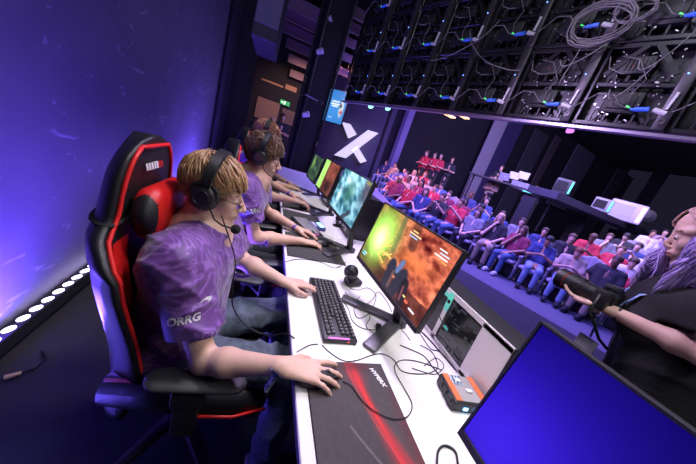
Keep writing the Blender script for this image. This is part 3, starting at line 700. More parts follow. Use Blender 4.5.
# ---------------------------------------------------------------- player nearest the camera
HR1 = Rypr(-6, 7, 0)
J1 = dict(org=(-.17, .97), label='seated person in a purple jersey with light brown hair and glasses, nearest the camera', pelvis=V(-.17, .96, .56), belly=V(-.17, .97, .74), neck=V(-.165, .99, 1.03), head=V(-.145, 1.0, 1.15), headR=HR1,
    rsh=V(-.185, .80, .965), lsh=V(-.14, 1.17, .985), rel=V(-.05, .70, .70), lel=V(-.015, 1.22, .79), rwr=V(.165, .597, .797), lwr=V(.185, 1.085, .785),
    rhf=V(1, -.04, -.10), rhu=V(.1, -.15, 1), lhf=V(1, .06, -.05), lhu=V(0, .15, 1), rcurl=[(4, 14, 10), (4, 16, 10), (4, 18, 10), (6, 20, 10)], lcurl=[(12, 22, 12), (10, 20, 12), (18, 24, 12), (24, 26, 12)], rspread=11, lspread=8, rthumb=.008,
    rkn=V(.26, .78, .60), lkn=V(.27, 1.14, .60), ran=V(.24, .76, .12), lan=V(.26, 1.14, .12), sleeve=.66)
P1 = player(J1, .0034, .0055)
oP1 = V(*J1['org'], 0)
hair_locks('hair', J1['head'], HR1, hairmat('light brown hair', (.36, .20, .09), (.47, .28, .135)), P1, oP1, n=2600, L=(.06, .10), rad=.0034, thick=V(.012, .010, .016), seed=3, fwd=.45, back=-.075)
# wristband on the right wrist, clothing-like child
bd = nrm(J1['rwr']-J1['rel']); M = MB(); c = J1['rwr']-bd*.012-oP1; _, sd, u = frame(bd)
M.tube([c-bd*.011, c+bd*.011], [.031, .030], 20, flat=.86); M.build('wristband', mat('blue printed wristband', (.03, .04, .16), .55, col2=(.5, .5, .65), nscale=90), P1, smooth=True)
M = MB(); M.box(c+sd*-.005+V(-.012, -.012, -.045), (.010, .018, .055), rotm(0, .3, 0)); M.build('wristband_tail', MATS['blue printed wristband'], P1)
headset(J1['head'], HR1, label='black over-ear headset with foam-tipped microphone, on the player nearest the camera')
def glasses(c, R, label):
    t = empty('glasses', c); tag(t, label, 'glasses'); FR = mat('dark wire frame', (.05, .03, .02), .3, .8); GL = mat('lens glass', (.9, .95, 1), .03)
    GL.node_tree.nodes['Principled BSDF'].inputs['Transmission Weight'].default_value = 1; GL.node_tree.nodes['Principled BSDF'].inputs['IOR'].default_value = 1.05
    for s in (1, -1):
        cc = R@V(.103, s*.033, -.001); e = [cc+R@V(-.004*abs(math.cos(a)), math.cos(a)*.024*s, math.sin(a)*.017) for a in np.linspace(0, 2*PI, 24, endpoint=False)]
        MB().tube(e, .0012, 6, closed=True).build('rim', FR, t, smooth='all'); M = MB(); M.add(e+[cc], [[24, i, (i+1) % 24] for i in range(24)]); M.build('lens', GL, t)
        MB().tube([R@V(.098, s*.057, .004), R@V(.09, s*.070, .004), R@V(.0, s*.079, .006), R@V(-.02, s*.079, -.01)], .0014, 6).build('temple', FR, t, smooth='all')
    MB().tube([R@V(.104, -.011, .003), R@V(.112, 0, .007), R@V(.104, .011, .003)], .0012, 6).build('bridge', FR, t, smooth='all')
glasses(J1['head'], HR1, 'thin dark-framed glasses worn by the light-haired player nearest the camera')
# printed sleeve letters and chest mark, laid on the cloth
def print_on(s, size, o, e1, e2, parent, org, sh, name='sleeve_print', poly=None):
    o = np.array(o); e1 = nrm(e1); e2 = nrm(e2-e1*(np.array(e2)@e1)); M4 = basis(o-org, e1, e2); nn = np.cross(e1, e2)
    if poly: t = MB().prism(poly, o-org, e1, e2, nn*.0004).build(name, WPRINT, parent)
    else: t = text(name, s, size, WPRINT, parent, M4, ext=.0002, shear=.2, bold=.001)
    bm = bmesh.new(); bm.from_mesh(t.data); bmesh.ops.triangulate(bm, faces=bm.faces[:]); bmesh.ops.subdivide_edges(bm, edges=bm.edges[:], cuts=1); bm.to_mesh(t.data); bm.free()
    bm = bmesh.new(); bm.from_mesh(t.data); cen = Vector(o-org); bad = [v for v in bm.verts if (v.co-cen).length > .08]; bmesh.ops.delete(bm, geom=bad, context='VERTS'); bm.to_mesh(t.data); bm.free()
    bv = BVHTree.FromPolygons([v.co[:] for v in sh.data.vertices], [p.vertices[:] for p in sh.data.polygons])
    for v in t.data.vertices:
        h = bv.ray_cast(v.co+Vector(nn*.1), Vector(-nn), .25)
        q = h[0] if (h[0] is not None and abs(h[3]-.1) < .045) else bv.find_nearest(v.co)[0]
        v.co = q+Vector(nn*.0012) if (q-v.co).length < .085 else v.co-Vector(nn*.01)
    return t
def kid(o, n): return [c for c in o.children if c.name.split('.')[0] == n][0]
JS = kid(P1, 'jersey'); ad = nrm(J1['rel']-J1['rsh']); sidev = nrm(V(.35, -1, .1)); sidev = nrm(sidev-ad*(sidev@ad)); ex = nrm(np.cross(-ad, sidev))
if ex[0] < 0: ex = -ex
print_on('QRRG', .030, J1['rsh']+(J1['rel']-J1['rsh'])*.50+sidev*.07-ex*.018, ex+ad*.12, np.cross(sidev, ex+ad*.12), P1, oP1, JS)
bvj = BVHTree.FromPolygons([v.co[:] for v in JS.data.vertices], [p.vertices[:] for p in JS.data.polygons]); hj = bvj.ray_cast(Vector(CAM-oP1), Vector(nrm(ray(206, 300))))
cf = np.array(hj[0])+oP1; nf = nrm(nrm(np.array(hj[1]))*.5-nrm(ray(206, 300))*.8); cf = cf+nf*.01; e1 = nrm(np.cross(V(0, 0, 1), nf)); e2 = np.cross(nf, e1)
print_on('', 0, cf, e1+e2*.3, e2, P1, oP1, JS, 'chest_mark', [(-.020, -.003), (-.008, .005), (.007, .008), (.022, .005), (.017, -.003), (.003, -.008), (.007, -.002), (-.003, .001)])
# ---------------------------------------------------------------- second player and copies along the row
HR2 = Rypr(-10, 8, 0); dy = 0
J2 = dict(org=(-.07, 1.75), label='seated person with wavy brown hair and purple jersey, second player in the row', pelvis=V(-.12, 1.74, .57), belly=V(-.10, 1.74, .75), neck=V(-.055, 1.73, 1.12), head=V(-.02, 1.73, 1.235), headR=HR2,
    rsh=V(-.09, 1.55, 1.04), lsh=V(-.05, 1.91, 1.06), rel=V(.03, 1.53, .79), lel=V(.07, 2.0, .82), rwr=V(.32, 1.625, .785), lwr=V(.30, 1.86, .785),
    rhf=V(1, .25, -.08), rhu=V(0, 0, 1), lhf=V(1, -.25, -.05), lhu=V(0, .1, 1), rcurl=[(18, 24, 12)]*2+[(22, 28, 14)]*2, lcurl=[(14, 24, 12)]*2+[(20, 26, 14)]*2, rspread=7, lspread=7,
    rkn=V(.30, 1.60, .60), lkn=V(.30, 1.90, .60), ran=V(.28, 1.6, .12), lan=V(.30, 1.9, .12), sleeve=.60, skin=SKIN, brow=mat('brow dark', (.06, .03, .02), .8), jeans=mat('black trousers', (.015, .015, .02), .8))
P2 = player(J2, .0042, .007); oP2 = V(*J2['org'], 0)
JS2 = kid(P2, 'jersey'); ad = nrm(J2['rel']-J2['rsh']); sidev = nrm(V(.4, -1, .15)); sidev = nrm(sidev-ad*(sidev@ad)); ex = nrm(np.cross(-ad, sidev)); ex = ex if ex[0] > 0 else -ex
print_on('QRRG', .038, J2['rsh']+(J2['rel']-J2['rsh'])*.40+sidev*.07, ex+ad*.12, np.cross(sidev, ex+ad*.12), P2, oP2, JS2)
# watch on left wrist
bd = nrm(J2['lwr']-J2['lel']); c = J2['lwr']-bd*.01-oP2; MB().tube([c-bd*.011, c+bd*.011], .030, 18, flat=.85).build('wristwatch', mat('violet strap', (.12, .06, .3), .5), P2, smooth=True)
P3 = P2.copy(); COL.objects.link(P3)
for ch in list(P2.children): copy_tree(ch, P3)
H2 = hair_locks('hair', J2['head'], HR2, hairmat('brown wavy hair', (.11, .055, .028), (.22, .12, .06)), P2, oP2, n=1500, L=(.06, .09), rad=.0045, thick=V(.018, .014, .026), seed=11, fwd=.25, curl=.5, back=-.08)
hs2 = headset(J2['head'], HR2, label='black headset over wavy brown hair of the second player in the row')
P3.location = (-.10, 2.63, 0); P3.scale = (1.06,)*3; P3['label'] = 'seated person with reddish brown hair, third in the row, mostly hidden'
hair_locks('hair', J2['head'], HR2, hairmat('reddish brown hair', (.28, .10, .05), (.42, .18, .10)), P3, oP2, n=1100, L=(.05, .09), rad=.005, thick=V(.018, .016, .024), seed=19, back=-.085, curl=.2)
hs3 = copy_tree(hs2); hs3.location = (np.array(P3.location)+(J2['head']-oP2)*1.06).tolist(); hs3.scale = (1.06,)*3; hs3['label'] = 'black headset worn by the reddish-haired third player in the row'
P4 = P2.copy(); COL.objects.link(P4)
for ch in list(P2.children): copy_tree(ch, P4)
hz = kid(P4, 'hair'); P4.location.y += 1.76; P4.location.x += .03; P4['label'] = 'seated person with curly sandy hair, fourth and furthest in the row of players'; hz.data = hz.data.copy(); hz.data.materials[0] = hairmat('sandy hair', (.40, .22, .12), (.55, .35, .2))
hs4 = copy_tree(hs2); hs4.location.y += 1.76; hs4.location.x += .03; hs4['label'] = 'black headset worn by the furthest player with sandy hair'
# chairs
C1 = gaming_chair((-.115, .98, 0), math.radians(-3), 'black gaming chair with red piping and red neck pillow, carrying the player nearest the camera', tilt=.06)
for i, (x, y, rz, lb) in enumerate([(.04, 1.80, 10, 'second black and red gaming chair in the row, behind the wavy-haired player'), (.03, 2.64, 6, 'third black and red gaming chair from the camera, under the reddish-haired player'), (.03, 3.5, 14, 'fourth black and red gaming chair from the camera, against the dark end of the wall')]):
    c = copy_tree(C1); c.location = (x, y, 0); c.rotation_euler.z = math.radians(rz); c['label'] = lb; c.scale = (1+.045*i,)*3
    for q in [c]+list(c.children): q['group'] = 'red and black gaming chairs' if q is c else q.get('group', '')
C1['group'] = 'red and black gaming chairs'
for o in bpy.data.objects:
    if o.get('group') == '': del o['group']
# ---------------------------------------------------------------- on the desks
M0 = monitor((.553, .043, DZ), .02, 'large blank monitor with painted blue wall reflection, closest to the camera at the lower right', pic_wall_reflection, nx=60, ny=40, drop=-.02)
M1 = monitor((.572, .903, DZ), .083, 'monitor showing an orange canyon game scene with a bright green flash', pic_main, nx=220, ny=124)
M2 = monitor((.545, 1.70, DZ), .06, 'monitor with an icy blue and white game picture, second lit screen from the camera', pic_ice, drop=.055)
M3 = monitor((.575, 2.60, DZ), .05, 'monitor split between a green strip and a brown scene, third lit screen from the camera', pic_split, nx=80, ny=50, drop=.03)
M4 = monitor((.575, 3.45, DZ), .05, 'dark monitor with a faint green picture, furthest screen on the desks', pic_dark, nx=60, ny=40)
K1 = keyboard((.393, .972, DZ), 0, 'full-size black keyboard with a pink glow strip under the left hand of the player')
K2 = keyboard((.40, 2.02, DZ), .30, 'black keyboard with pale keys in front of the icy blue screen', False)
for ch in K2.children:
    if ch.name.startswith('keycap'): setmat(ch, mat('pale keycap', (.32, .31, .33), .5))
K3 = copy_tree(K2); K3.location = (.42, 2.86, DZ); K3['label'] = 'keyboard in front of the green and brown split screen'
def pic_pad(a, b):
    n = vnoise(a, b, 30, 2); c = np.stack([.21+.05*n, .185+.05*n, .19+.05*n], 1)
    # red swirl: from upper middle to lower right
    t = 1-b; cx_ = .56+.18*t+.18*t**2; w = .035+.10*t**2+.05*np.exp(-((t-.12)/.12)**2)
    d = (a-cx_)/w; st = .55+.7*(vnoise(d*.8+3, t, 3, 6)-.3); c = mixc(c, (.86, .12, .13), np.exp(-d**2)*st*1.25)
    d2 = (a-(.50+.1*t+.36*t**2))/.006; c = mixc(c, (.9, .3, .3), np.exp(-d2**2)*.6)
    c = mixc(c, (.40, .05, .07), np.clip((a-.86)*5, 0, 1)*np.clip(t*1.5, 0, 1)*.9*vnoise(a, b, 7, 8)*1.6); c = mixc(c, (.32, .04, .07), blob(a, b, .62, .97, .18, .05)*.7)
    d3 = (a-(.34+.75*(t-.48)**1.0*(t > .48)+.35*(t-.48)*(t > .48)*(t-.3)))/.007; c = mixc(c, (.75, .72, .72), np.exp(-d3**2)*.55*(t > .5)*(t < .78))
    return c
PD1 = pad('mousepad', .245, .531, .24, .666, DZ, 'dark mousepad with a red swirl and white lettering, closest to the camera', pic_pad)
text('lettering', 'HYPERX', .021, WPRINT, PD1, basis((.105, .155, .0048), V(.35, -1, 0), V(1, .35, 0)), ext=.0001, shear=.3, bold=.0006)
m1 = mouse((.268, .590, DZ+.0045), .0, 'black mouse under the right hand of the nearest player on the red-swirl mousepad')
PD2 = pad('mousepad', .225, .60, 1.44, 1.84, DZ, 'plain charcoal mousepad under the forearm of the second player'); PD3 = pad('mousepad', .225, .56, 2.12, 2.42, DZ, 'plain charcoal mousepad beyond the white gap, under the left wrist of the second player'); PD4 = pad('mousepad', .225, .56, 2.50, 2.80, DZ, 'plain charcoal mousepad of the third player')
for (x, y, l) in ((.47, 1.70, 'black mouse under the right hand of the second player'), (.45, 2.60, 'black mouse under the right hand of the third player'), (.45, 3.48, 'black mouse of the furthest player')): mouse((x, y, DZ+.0045), .25, l)
# ---------------------------------------------------------------- things on and behind the desks
def computer(y0, y1, label, white=False, x=.87, z1=1.0):
    dp = .13 if white else .22; t = empty('computer', (x+dp/2, (y0+y1)/2, DZ), 0); tag(t, label, 'computer'); L = y1-y0; h = z1-DZ
    CW = mat('white computer panel', (.92, .86, .85), .45) if white else BLACKP
    M = MB(); M.box((0, 0, h/2), (dp, L, h), b=.006); M.build('case', mat('case dark', (.02, .02, .024), .4), t, smooth=True)
    if white:
        # front side panel with a dark window (near two thirds white)
        x_ = -dp/2-.0025; a, b = -L/2, L/2
        fr = MB()
        for (yc, zc, w, hh) in ((a+L*.14, h/2, L*.26, h*.96), (b-L*.36, h/2, L*.045, h*.96), (0, h-.012, L*.98, .024), (0, .012, L*.98, .02)): fr.box((x_, yc, zc), (.004, w, hh), b=.001)
        fr.build('side_panel', CW, t)
        MB().box((x_+.002, a+L*.42, h/2), (.003, L*.34, h*.86)).build('side_window', mat('smoked window', (.008, .008, .01), .15, coat=.5), t)
        tl = MB(); tl.box((x_-.001, b-L*.36, h*.80), (.003, L*.05, h*.35)); tl.box((x_-.001, b-L*.3, h-.03), (.003, L*.16, .02)); tl.build('teal_strip', mat('teal glow', (.1, .5, .45), .4, emit=(.25, .9, .75), es=.35), t)
        M = MB()
        for (yy, zz) in ((b-L*.36, h*.80), (b-L*.46, h*.80)): M.cyl((x_-.004, yy, zz), (x_+.001, yy, zz), .009, n=14)
        M.build('screw', MATTE, t)
        rr = random.Random(3); M = MB()
        for k in range(30): M.box((x_-.0005, a+L*rr.uniform(.27, .58), h*rr.uniform(.1, .9)), (.002, rr.choice((.006, .014, .03)), rr.choice((.004, .01))))
        M.build('component', mat('component grey', (.10, .11, .12), .5, .4), t)['kind'] = 'stuff'
        MB().box((x_+.03, a-.02, h*.48), (.07, .04, h*.96), b=.006).build('front_bezel', BLACKP, t)
    else:
        MB().box((-.112, 0, h*.5), (.004, L*.8, h*.8), b=.002).build('side_window', mat('smoked window', (.008, .008, .01), .15, coat=.5), t); MB().box((-.114, L*.3, h*.6), (.003, L*.12, h*.5)).build('teal_strip', MATS['teal glow'], t)
    return t
computer(.50, 1.02, 'white-panelled computer with a dark window lying behind the desk, nearest the camera', True)
mat('teal glow', (.1, .5, .45), .4, emit=(.25, .9, .75), es=.35); computer(1.20, 1.66, 'black computer with a teal glow behind the orange-scene monitor', z1=1.06, x=.80); computer(1.98, 2.42, 'black computer behind the icy blue monitor', z1=1.12, x=.74); computer(2.9, 3.34, 'black computer behind the green and brown split screen', z1=1.1, x=.74)
# dark barrier behind the desk with bundled cables along its top
BAR = mat('violet-lit barrier cloth', (.035, .028, .055), .8, bump=.8, bscale=80)
t = empty('barrier', (1.045, 1.6, 0)); tag(t, 'low black cloth barrier running behind the desks with cables along its top', 'barrier'); MB().box((0, 0, .44), (.03, 6.4, .88), b=.01).build('cloth', BAR, t); MB().box((-.0, 0, .887), (.045, 6.4, .02), b=.006).build('top_rail', mat('rail violet', (.18, .14, .26), .5, .3), t)
rb = random.Random(8)
for k in range(4):
    pts = [V(1.03+.010*k+rb.uniform(-.01, .01), y, .904+.008*(k % 2)) for y in np.arange(-.4, 3.4, .22)]
    cable('cable', pts, .007, 'dark cable bundled along the top of the black barrier behind the desks', group='cables along the barrier')
# webcam
p = onz(352, 284, DZ); t = empty('webcam', p, .35); t.scale = (1.25,)*3; tag(t, 'small black round-headed webcam standing on the desk beyond the keyboard', 'webcam')
MB().box((0, 0, .014), (.075, .055, .028), b=.01).build('base', DARKP, t, smooth=True); MB().box((-.02, 0, .034), (.05, .03, .02), b=.006).build('hinge', BLACKP, t, smooth=True)
MB().sphere((-.03, .0, .062), (.032, .032, .032), 20).build('head', BLACKP, t, smooth='all'); MB().lathe([(.016, 0), (.018, .004), (.014, .006), (.012, .003)], (-.056, -.012, .066), (-1, -.5, .1), 18).build('lens', mat('coated glass', (.02, .03, .05), .05, coat=1), t, smooth=True)
# orange and grey gadget with blue lights
p = (onz(440, 388, DZ)+onz(485, 400, DZ))/2; t = empty('sound_mixer', (.79, .532, DZ), math.radians(-8)); tag(t, 'small orange and grey box with blue lights on the white desk', 'gadget box'); t.name = 'gadget_box'
OR = mat('orange plastic', (.80, .16, .05), .45); GR = mat('grey plastic top', (.30, .29, .28), .5)
MB().box((0, 0, .022), (.135, .115, .040), b=.006).build('body', BLACKP, t, smooth=True); MB().box((.0, 0, .0435), (.125, .105, .004), b=.002).build('top_plate', GR, t)
for x in (-.052, .05): MB().box((x, 0, .046), (.022, .106, .004), b=.001).build('orange_strip', OR, t)
M = MB(); M.box((-.02, .03, .0465), (.04, .038, .0015)); M.build('pale_blue_patch', mat('pale blue print', (.35, .48, .60), .5), t); M = MB()
for k in range(3): M.prism([(-.036+k*.013, .012), (-.031+k*.013, .012), (-.024+k*.013, .048), (-.029+k*.013, .048)], (0, 0, .0474), (1, 0, 0), (0, 1, 0), (0, 0, .0003))
M.build('dark_stripe', DARKP, t)
for (a, b) in ((-.016, .028), (.008, -.012)): MB().box((a, b, .049), (.022, .014, .005), b=.003).build('white_button', WPRINT, t)
for k in (-.02, .02): MB().box((k, -.0585, .018), (.016, .004, .01), b=.001).build('blue_light', mat('blue light', (.1, .4, 1), .4, emit=(.15, .55, 1), es=7), t)
M = MB()
for k in range(3): M.box((-.069, -.03+k*.03, .026), (.006, .02, .02), b=.002)
M.build('side_knob', DARKP, t)
# phone-like device of the second player
p = onz(316, 228, DZ); t = empty('control_box', p, .2); tag(t, 'small violet and white controller box near the hand of the second player', 'controller'); MB().box((0, 0, .015), (.12, .13, .03), b=.005).build('body', mat('violet plastic', (.12, .10, .35), .4), t, smooth=True); M = MB()
for k in range(3): M.box((-.03, -.04+k*.035, .034), (.022, .022, .008), b=.003)
M.build('button', WPRINT, t); MB().box((.03, 0, .0315), (.03, .1, .003)).build('display', mat('blue light', (.1, .4, 1), .4), t)
# desk microphone-like black knob near second keyboard
for (x, y, lb) in ((303, 212, 'black round desk puck beside the hand of the third player'), (322, 262, 'thin black cable adapter on the white desk beyond the charcoal mousepad')): pass
p = onz(336, 226, DZ); t = empty('desk_microphone', p, .2); tag(t, 'black desk microphone with a round head beside the pale keyboard', 'microphone'); MB().lathe([(.035, 0), (.035, .008), (.008, .012), (.006, .06)], n=18).build('stand', BLACKP, t, smooth=True); MB().sphere((0, 0, .08), (.028, .028, .028), 16).build('head', MATTE, t, smooth='all')
# black usb hub by the stand foot
p = onz(378, 331, DZ); t = empty('usb_hub', p, 1.2); tag(t, 'small black cable box lying by the foot of the orange-scene monitor', 'hub'); MB().box((0, 0, .008), (.07, .022, .016), b=.003).build('body', BLACKP, t); MB().box((.036, 0, .008), (.008, .014, .010)).build('plug', STEEL, t)
def dc(pts, r, label, z=.0): return cable('cable', [onz(x, y, DZ+r+.001+(q[0] if q else 0)) for (x, y, *q) in pts], r, label)
dc([(343, 381, .006), (352, 386, .006), (362, 400, .006), (376, 412, .006), (395, 419, .006), (408, 416), (412, 404), (404, 388), (396, 374), (395, 365), (403, 360), (420, 362), (442, 370)], .0018, 'thin black mouse cable looping over the edge of the red-swirl mousepad')
dc([(318, 344), (310, 345), (300, 350), (297, 352)], .0018, 'thin black cable running from the keyboard to the front edge of the desk')
dc([(322, 345), (332, 354), (345, 361), (358, 360), (372, 355), (383, 354), (394, 360), (402, 371), (420, 374), (432, 372), (438, 366), (432, 352), (420, 345)], .0018, 'thin black cable curving from the near end of the keyboard across the desk')
dc([(400, 345), (412, 350), (424, 356), (432, 366), (440, 376)], .002, 'black cable from the monitor foot towards the white-panelled computer')
dc([(345, 292), (352, 300), (362, 305), (372, 300), (378, 292), (386, 300), (392, 312)], .0016, 'thin black cable looping past the webcam')
dc([(350, 288), (358, 290), (368, 288), (376, 296), (370, 312), (358, 318), (354, 306), (360, 296)], .0016, 'thin black cable coiled between the webcam and the monitor stand')
dc([(340, 298), (348, 308), (352, 320), (362, 328), (376, 330)], .0016, 'thin black cable from the keyboard to the small cable box')
dc([(384, 330), (396, 326), (404, 332), (410, 340)], .0016, 'thin black cable leaving the small cable box')
dc([(362, 304), (370, 316), (366, 326), (374, 333)], .0015, 'short thin black cable beside the monitor foot')
dc([(412, 318), (420, 330), (430, 340), (444, 356), (458, 372), (466, 378)], .003, 'thick black cable along the base of the white-panelled computer')
dc([(416, 312), (426, 326), (440, 344), (452, 360), (470, 382)], .0025, 'second thick black cable along the base of the white-panelled computer')
dc([(418, 330), (430, 348), (440, 352), (452, 366)], .0018, 'thin black cable tangled under the white-panelled computer')
dc([(424, 366), (436, 358), (444, 366), (436, 374), (424, 372), (412, 368)], .0016, 'thin black cable loop left of the orange and grey box')
a, b = V(.872, .87, .97), V(.865, .70, .87); cable('cable', [V(.86, .98, .86), V(.85, .93, .92), V(.845, .84, .88), V(.845, .78, .86)], .0025, 'dark cable hanging across the white-panelled computer ending in a green plug'); t = MB().bar((0, 0, 0), (0, -.028, -.002), .008, .008, bev=.002).build('plug', mat('teal green plug', (.05, .45, .30), .4), None, (.845, .78, .86)); tag(t, 'small teal green plug at the end of the hanging cable', 'plug')
dc([(437, 464), (438, 452), (443, 446), (450, 447), (456, 453), (458, 464)], .0032, 'grey white cable end beside the foot of the blank blue monitor')
dc([(285, 262), (300, 259), (320, 262), (335, 268), (346, 262)], .0016, 'thin black cable on the white strip between the charcoal mousepads and keyboard')
dc([(330, 250), (342, 252), (352, 246), (358, 236), (352, 228)], .0018, 'thin black cable near the second mousepad')
# chin cable of player one
cable('cable', [V(-.10, .91, 1.10), V(-.03, .87, .97), V(-.02, .85, .88), V(-.0, .86, .78), V(.06, .87, .70), V(.14, .84, .69), V(.19, .80, .74), V(.22, .76, .757)], .0022, 'headset cable hanging down the front of the jersey of the nearest player')
# small floor things by the wall
for (x, y, lb) in ((4, 380, 'small pale plug on the dark floor at the left edge'), (62, 292, 'dark clip lamp on the floor beside the light bar')):
    p = onz(x, y, .01); t = empty('floor_connector', p, .6); tag(t, lb, 'connector'); MB().cyl((0, 0, .012), (.05, .0, .012), .012, .009, n=12).build('plug_body', mat('pale tan plastic', (.55, .38, .25), .5) if x < 10 else GUN, t, smooth=True); MB().tube([(.05, 0, .012), (.09, .01, .01), (.13, .05, .008), (.12, .12, .008)], .005, 6).build('lead', CABLE, t, smooth='all')
cable('cable', [onz(0, 345, .01), onz(20, 338, .01), onz(40, 322, .01), onz(56, 312, .01), onz(70, 300, .01)], .004, 'thin power cable on the dark floor in front of the light bar')
# ---------------------------------------------------------------- back of the hanging LED wall
LU = V(math.sin(-.385), math.cos(-.385), 0); LN = V(LU[1], -LU[0], 0); LD = 2.55; LZ = 2.125; LW, LH = .506, .545
FRM = mat('panel frame', (.028, .027, .033), .33, .5); RAIL = mat('panel rail', (.075, .07, .08), .42, .6); BOX = mat('panel module', (.016, .016, .02), .5)
BLUEP = mat('blue power plug', (.08, .25, 1), .35); WHITEP = mat('white power plug', (.75, .74, .74), .4); GRN = mat('green data lamp', (.05, .6, .1), .4, emit=(.1, 1, .25), es=.9); BLED = mat('blue indicator', (.1, .2, 1), .3, emit=(.15, .35, 1), es=3.5); GREYC = mat('grey cable', (.22, .21, .21), .5)
def led_panel():
    """local: +X away from camera side (LN), +Y along the wall, +Z up; origin at bottom corner; rear faces -X"""
    t = empty('wall_cabinet'); t['category'] = 'led panel'; w, h = LW, LH
    M = MB()
    for (c, d) in (((.04, w/2, .018), (.08, w, .03)), ((.04, w/2, h-.018), (.08, w, .03)), ((.04, w-.014, h/2), (.08, .022, h)), ((.09, w/2, h/2), (.01, w, h))): M.box(c, d, b=.004, seg=1)
    M.box((.03, w/2, h*.52), (.03, w, .03), b=.004, seg=1); M.bar((.03, w*.25, .05), (.03, w*.55, h*.5), .014, .02); M.bar((.03, w*.8, .05), (.03, w*.55, h*.5), .014, .02)
    for k in range(5): M.bar((.02, w*(.22+.15*k), .03), (.02, w*(.22+.15*k), h*.2), .012, .02); M.bar((.02, w*(.25+.13*k), h*.55), (.02, w*(.25+.13*k), h*.62), .02, .03)
    M.bar((.0, w*.2, h*.62), (.0, w*.5, h*.95), .014, .03); M.bar((.0, w*.9, h*.62), (.0, w*.6, h*.95), .014, .03)
    M.build('frame', FRM, t)
    M = MB(); M.box((-.012, .04, h/2), (.05, .062, h), b=.006); M.lathe([(.018, 0), (.018, .006), (.011, .006), (.011, .001)], (-.038, .04, .05), (-1, 0, 0), 14); M.lathe([(.018, 0), (.018, .006), (.011, .006), (.011, .001)], (-.038, .04, h-.06), (-1, 0, 0), 14)
    M.build('rail', RAIL, t, smooth=True)
    M = MB(); M.box((.03, w*.56, h*.30), (.07, w*.40, h*.26), b=.012); M.box((-.006, w*.56, h*.30), (.02, w*.28, h*.16), b=.006); M.build('power_box', BOX, t, smooth=True); M = MB(); M.box((.03, w*.62, h*.74), (.06, w*.34, h*.2), b=.01)
    for k in range(6): M.box((-.004, w*.5+k*.022, h*.74), (.012, .008, h*.14))
    M.build('card_box', BOX, t, smooth=True)
    M = MB()
    rr = random.Random(4)
    for k in range(60): M.box((-.0+rr.uniform(0, .03), rr.uniform(.1, w-.04), rr.uniform(.04, h-.04)), (.012, rr.choice((.006, .012, .02)), rr.choice((.004, .006, .01))), rotm(rr.uniform(-1, 1)))
    M.build('clip', mat('bare clip metal', (.4, .4, .42), .35, .9), t)['kind'] = 'stuff'
    M = MB(); M.cyl((-.03, .125, .12), (-.03, .195, .115), .015, n=10); M.cyl((-.03, .195, .115), (-.03, .215, .114), .009, n=10); M.build('blue_plug', BLUEP, t, smooth=True)
    M = MB(); M.cyl((-.03, .04, .10), (-.03, .105, .12), .015, n=10); M.box((-.045, .045, .17), (.014, .014, .10), rotm(.1)); M.build('white_plug', WHITEP, t, smooth=True)
    MB().box((-.02, .235, .13), (.012, .022, .012), rotm(.5)).build('green_plug', GRN, t)
    MB().sphere((-.04, .05, .33), .005, 8).build('indicator', BLED, t, smooth='all')
    M = MB(); M.tube([(-.03, .215, .114), (-.04, .27, .13), (-.055, .33, .19), (-.05, .42, .20), (-.04, .50, .13), (-.03, w+.04, .10)], .0036, 6); M.tube([(-.02, .24, .13), (-.04, .25, .2), (-.03, .22, .3), (-.03, .3, .42), (-.02, .4, .45)], .003, 5)
    M.tube([(-.02, .3, .34), (-.045, .36, .33), (-.03, .44, .37), (-.02, .47, .45)], .0035, 5)
    M.build('panel_cable', GREYC, t, smooth='all')
    MB().box((.01, .33, .40), (.02, .035, .02), rotm(.4)).build('red_tag', mat('dull red tag', (.35, .06, .05), .5), t)
    return t
lp = led_panel(); u_left = 3.83; first = True
colw = ['leftmost column', 'second column from the left', 'third column from the left', 'fourth column from the left', 'fifth column from the left', 'sixth column from the left', 'seventh column from the left', 'eighth column from the left', 'ninth column from the left', 'tenth column from the left']
roww = ['bottom row', 'second row up', 'third row up', 'fourth row up', 'fifth row up', 'sixth row up']
for i in range(9):
    for j in range(6):
        o = LN*LD+LU*(u_left-(i+1)*LW)+V(0, 0, LZ+j*LH)
        q = [px(o+LU*a*LW+V(0, 0, b*LH)) for a in (.1, .9) for b in (.1, .9)]; q = [x for x in q if x]
        if not any(-5 < x[0] < 701 and -5 < x[1] < 400 for x in q): continue
        t = lp if first else copy_tree(lp); first = False
        t.location = o.tolist(); t.rotation_euler.z = math.atan2(LN[1], LN[0])
        tag(t, f'black overhead screen-wall cabinet seen from behind, {roww[j]}, {colw[i]}', group='cabinets of the overhead LED wall')
# purple-lit lower rim of the wall
RIM = mat('rim aluminium', (.32, .28, .38), .35, .8)
o = LN*(LD-.02)+LU*(u_left-9*LW/2); t = empty('hanging_rail', (o+V(0, 0, LZ-.03)), math.atan2(LN[1], LN[0])); tag(t, 'thin metal rail along the bottom edge of the LED wall', 'rail')
MB().box((0, 0, 0), (.05, 9*LW, .02)).build('bar', RIM, t)
